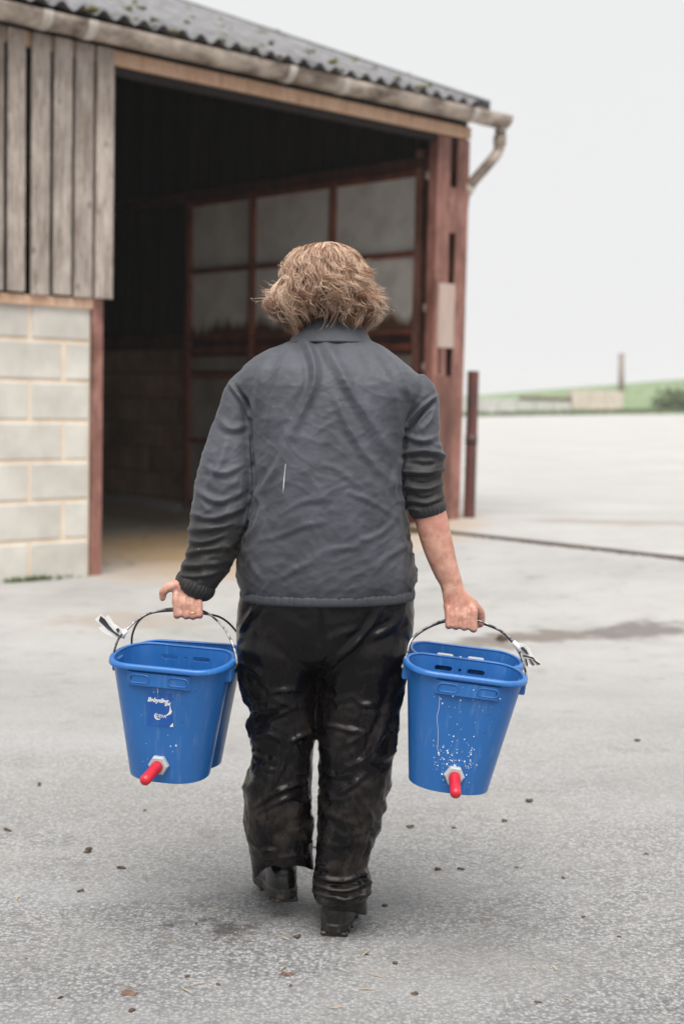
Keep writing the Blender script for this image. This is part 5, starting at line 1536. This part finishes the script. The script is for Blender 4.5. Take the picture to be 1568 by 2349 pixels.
for k in range(110):                             # crown tuft, light on top put in as paler tint
    th0 = rg.uniform(-math.pi, math.pi)
    lock(th0, 555, 555 + rg.uniform(25, 70), rg.uniform(0.9, 1.04), rg.uniform(0.005, 0.011), rg.uniform(0.5, 1.1), rg.uniform(0, 6.28), 0.04, 14, rg.uniform(0.5, 1.0), 0.3)
for k in range(150):                              # stray fly-aways
    th0 = rg.uniform(-2.0, 2.0); v0 = 556 + 110 * rg.random()
    lock(th0, v0, v0 + rg.uniform(40, 120), rg.uniform(1.0, 1.10), 0.014, rg.uniform(0.7, 1.6), rg.uniform(0, 6.28), 0.05, 3, 0.9, 0.9)
for k in range(150):                             # under-layer at the nape, its shade painted in as dark tint
    th0 = rg.uniform(-1.5, 1.5); v0 = rg.uniform(640, 690)
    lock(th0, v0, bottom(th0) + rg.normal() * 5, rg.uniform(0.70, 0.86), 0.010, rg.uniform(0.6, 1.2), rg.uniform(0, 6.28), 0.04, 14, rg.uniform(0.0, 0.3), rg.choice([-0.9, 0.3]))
S = np.array(SV); ns = len(S)
Tn = np.gradient(S, axis=1); Tn /= np.linalg.norm(Tn, axis=2)[..., None] + 1e-9
rv = rg.normal(size=(ns, 1, 3)); Nn = np.cross(Tn, rv); Nn /= np.linalg.norm(Nn, axis=2)[..., None] + 1e-9; Bn = np.cross(Tn, Nn)
rad = (0.00045 * np.interp(np.linspace(0, 1, SEG), [0, .1, .7, 1], [.6, 1, .9, .25]))[None, :, None]
ring = np.stack([S + rad * (math.cos(a) * Nn + math.sin(a) * Bn) for a in (0, 2.094, 4.189)], 2)   # ns, SEG, 3, 3
V = ring.reshape(-1, 3)
base = (np.arange(ns)[:, None] * SEG + np.arange(SEG - 1)[None, :]) * 3
F = np.stack([np.stack([base + i, base + (i + 1) % 3, base + 3 + (i + 1) % 3, base + 3 + i], -1) for i in range(3)], 2).reshape(-1, 4)
def hair_mat():
    m, nt, b = new_mat('dark_blond_hair')
    at = nt.nodes.new('ShaderNodeAttribute'); at.attribute_name = 'tint'
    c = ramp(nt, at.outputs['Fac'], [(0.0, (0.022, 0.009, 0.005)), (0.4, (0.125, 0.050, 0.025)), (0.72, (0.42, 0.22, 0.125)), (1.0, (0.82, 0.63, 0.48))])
    nt.links.new(c, b.inputs['Base Color'])
    b.inputs['Roughness'].default_value = 0.36
    b.inputs['Specular IOR Level'].default_value = 0.6
    b.inputs['Transmission Weight'].default_value = 0.0
    return m
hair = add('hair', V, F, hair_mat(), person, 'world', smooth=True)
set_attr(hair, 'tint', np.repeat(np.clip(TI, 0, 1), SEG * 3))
# ------------------------------------------------------------------ small litter on the yard
def clod(name, u, v, size, label, group, mat, flat=0.5, leaf=False):
    d = ray(u, v); p = CAM + d * (-CAM_H / d[2])
    zz = z_low(np.array((p - W0) @ WV), np.array((p - W0) @ GV)); p[2] = zz
    rg_ = np.random.default_rng(int(u * 7 + v))
    if leaf:
        n = 9; a = np.arange(n) * 2 * math.pi / n
        r = size * (0.6 + 0.5 * rg_.random(n)); r[0] *= 1.5
        top = np.column_stack([r * np.cos(a), r * np.sin(a) * 0.7, 0.006 + 0.006 * rg_.random(n)])
        V = np.vstack([[[0, 0, 0.010]], top, [[0, 0, 0.0085]], top - [0, 0, 0.0015]])
        F = [(0, 1 + i, 1 + (i + 1) % n) for i in range(n)] + [(n + 1, n + 2 + (i + 1) % n, n + 2 + i) for i in range(n)] + [(1 + i, n + 2 + i, n + 2 + (i + 1) % n, 1 + (i + 1) % n) for i in range(n)]
    else:
        mb = MB()
        for k in range(rg_.integers(3, 6)):
            c = rg_.normal(size=3) * size * 0.45; c[2] = abs(c[2]) * 0.4
            V, F = ball((0, 0, 0), (size * rg_.uniform(.35, .7), size * rg_.uniform(.3, .55), size * flat * rg_.uniform(.4, .8)), 10, 7)
            V = V * (1 + 0.35 * fbm(V / size * 1.7 + k * 9, 2))[:, None]
            mb.put(V + c, F)
        V, F = np.array(mb.V), mb.F
    z0 = V[:, 2].min(); V = V + p - np.array([0, 0, z0 + 0.0015])
    tag(add(name, V, F, mat, smooth=not leaf), label, 'dirt clod' if not leaf else 'leaf', group)
cl = [(189, 2046, 9), (280, 1992, 11), (306, 2318, 11), (390, 2390, 8), (205, 1955, 14), (1215, 1840, 11), (1158, 1885, 8), (937, 1897, 9), (1002, 1994, 10), (1058, 1993, 9), (1291, 2015, 7), (686, 2152, 13), (905, 2210, 11), (950, 2280, 9), (1185, 1990, 6),
      (665, 2262, 7), (1150, 1470, 16), (60, 2200, 6), (450, 2120, 6), (500, 2260, 7), (1420, 2150, 7), (1340, 2105, 7), (140, 2290, 8), (840, 2190, 6), (20, 1905, 10), (1460, 1700, 9), (1040, 1900, 6), (430, 2240, 7), (1230, 2300, 8), (880, 2080, 10), (720, 1945, 6), (330, 1860, 7), (90, 1800, 9), (1480, 1960, 6)]
for u, v, s in cl:
    d = ray(u, v); Y = CAM_H / -d[2] * d[1]
    clod('dirt_clod', u, v, s * mpp(Y) * 0.95, 'small dark clod of dirt lying loose on the tarmac yard', 'dirt clods scattered over the yard', M_MUD)
clod('dead_leaf', 655, 2236, 0.017, 'curled brown dead leaf lying behind the walking boots', None, M_LEAF, leaf=True)
clod('dead_leaf', 296, 2280, 0.019, 'flat torn brown leaf beside a dirt clod near the stickered bucket', None, M_LEAF, leaf=True)
# bits of straw and chippings trodden into the yard
mb = MB()
for k in range(30):
    u, v = random.uniform(0, 1568), 1420 + 929 * random.random() ** 0.8
    d = ray(u, v); p = CAM + d * (-CAM_H / d[2]); p[2] = float(z_low(np.array((p - W0) @ WV), np.array((p - W0) @ GV))) + 0.004
    a = random.random() * 6.28; L = random.uniform(0.004, 0.018); e = np.array([math.cos(a), math.sin(a), random.gauss(0, .1)]) * L; q = np.array([-math.sin(a), math.cos(a), 0]) * 0.0012
    mb.put([p - e - q, p - e + q, p + e + q, p + e - q], [(0, 1, 2, 3)])
tag(add('straw_bits', mb.V, mb.F, M_STRAW), 'short bits of straw trodden into the tarmac', 'straw', kind='stuff')
mb = MB()
octa = [(0, 2, 4), (2, 1, 4), (1, 3, 4), (3, 0, 4), (2, 0, 5), (1, 2, 5), (3, 1, 5), (0, 3, 5)]
ov = np.array([(1, 0, 0), (-1, 0, 0), (0, 1, 0), (0, -1, 0), (0, 0, 1), (0, 0, -1.0)])
rg_ = np.random.default_rng(5)
for k in range(8000):
    Y = 2.55 + 4.2 * rg_.random() ** 1.6; x = rg_.uniform(-0.27, 0.27) * Y
    r = 0.0016 + 0.0032 * rg_.random() ** 2
    V = ov * (r * rg_.uniform(.6, 1.3, (6, 1))) * np.array([1, 1, 0.6]); a = rg_.random() * 6.28
    V = np.column_stack([V[:, 0] * math.cos(a) - V[:, 1] * math.sin(a) + x, V[:, 0] * math.sin(a) + V[:, 1] * math.cos(a) + Y, V[:, 2] + 0.0004])
    mb.put(V, octa)
M_CHIP = simple('stone_chips', (0.13, 0.128, 0.125), (0.40, 0.40, 0.40), 300, 0.8, lo=0.3, hi=0.7)
tag(add('stone_chippings', mb.V, mb.F, M_CHIP), 'fine stone chippings bedded in the tarmac surface', 'gravel', kind='stuff')
# ------------------------------------------------------------------ misty air
def haze(density):
    mb = MB(); mb.box(-230, 300, -12, 345, -3.2, 8.6)
    m = bpy.data.materials.new('mist'); m.use_nodes = True; nt = m.node_tree; nt.nodes.clear()
    o = nt.nodes.new('ShaderNodeOutputMaterial'); pv = nt.nodes.new('ShaderNodeVolumePrincipled')
    pv.inputs['Color'].default_value = (0.99, 0.992, 0.995, 1); pv.inputs['Density'].default_value = density; pv.inputs['Anisotropy'].default_value = 0.0
    nt.links.new(pv.outputs[0], o.inputs['Volume'])
    tag(add('haze', mb.V, mb.F, m), 'pale even mist filling the air over the farmyard', 'mist', kind='stuff')

haze(0.0007)
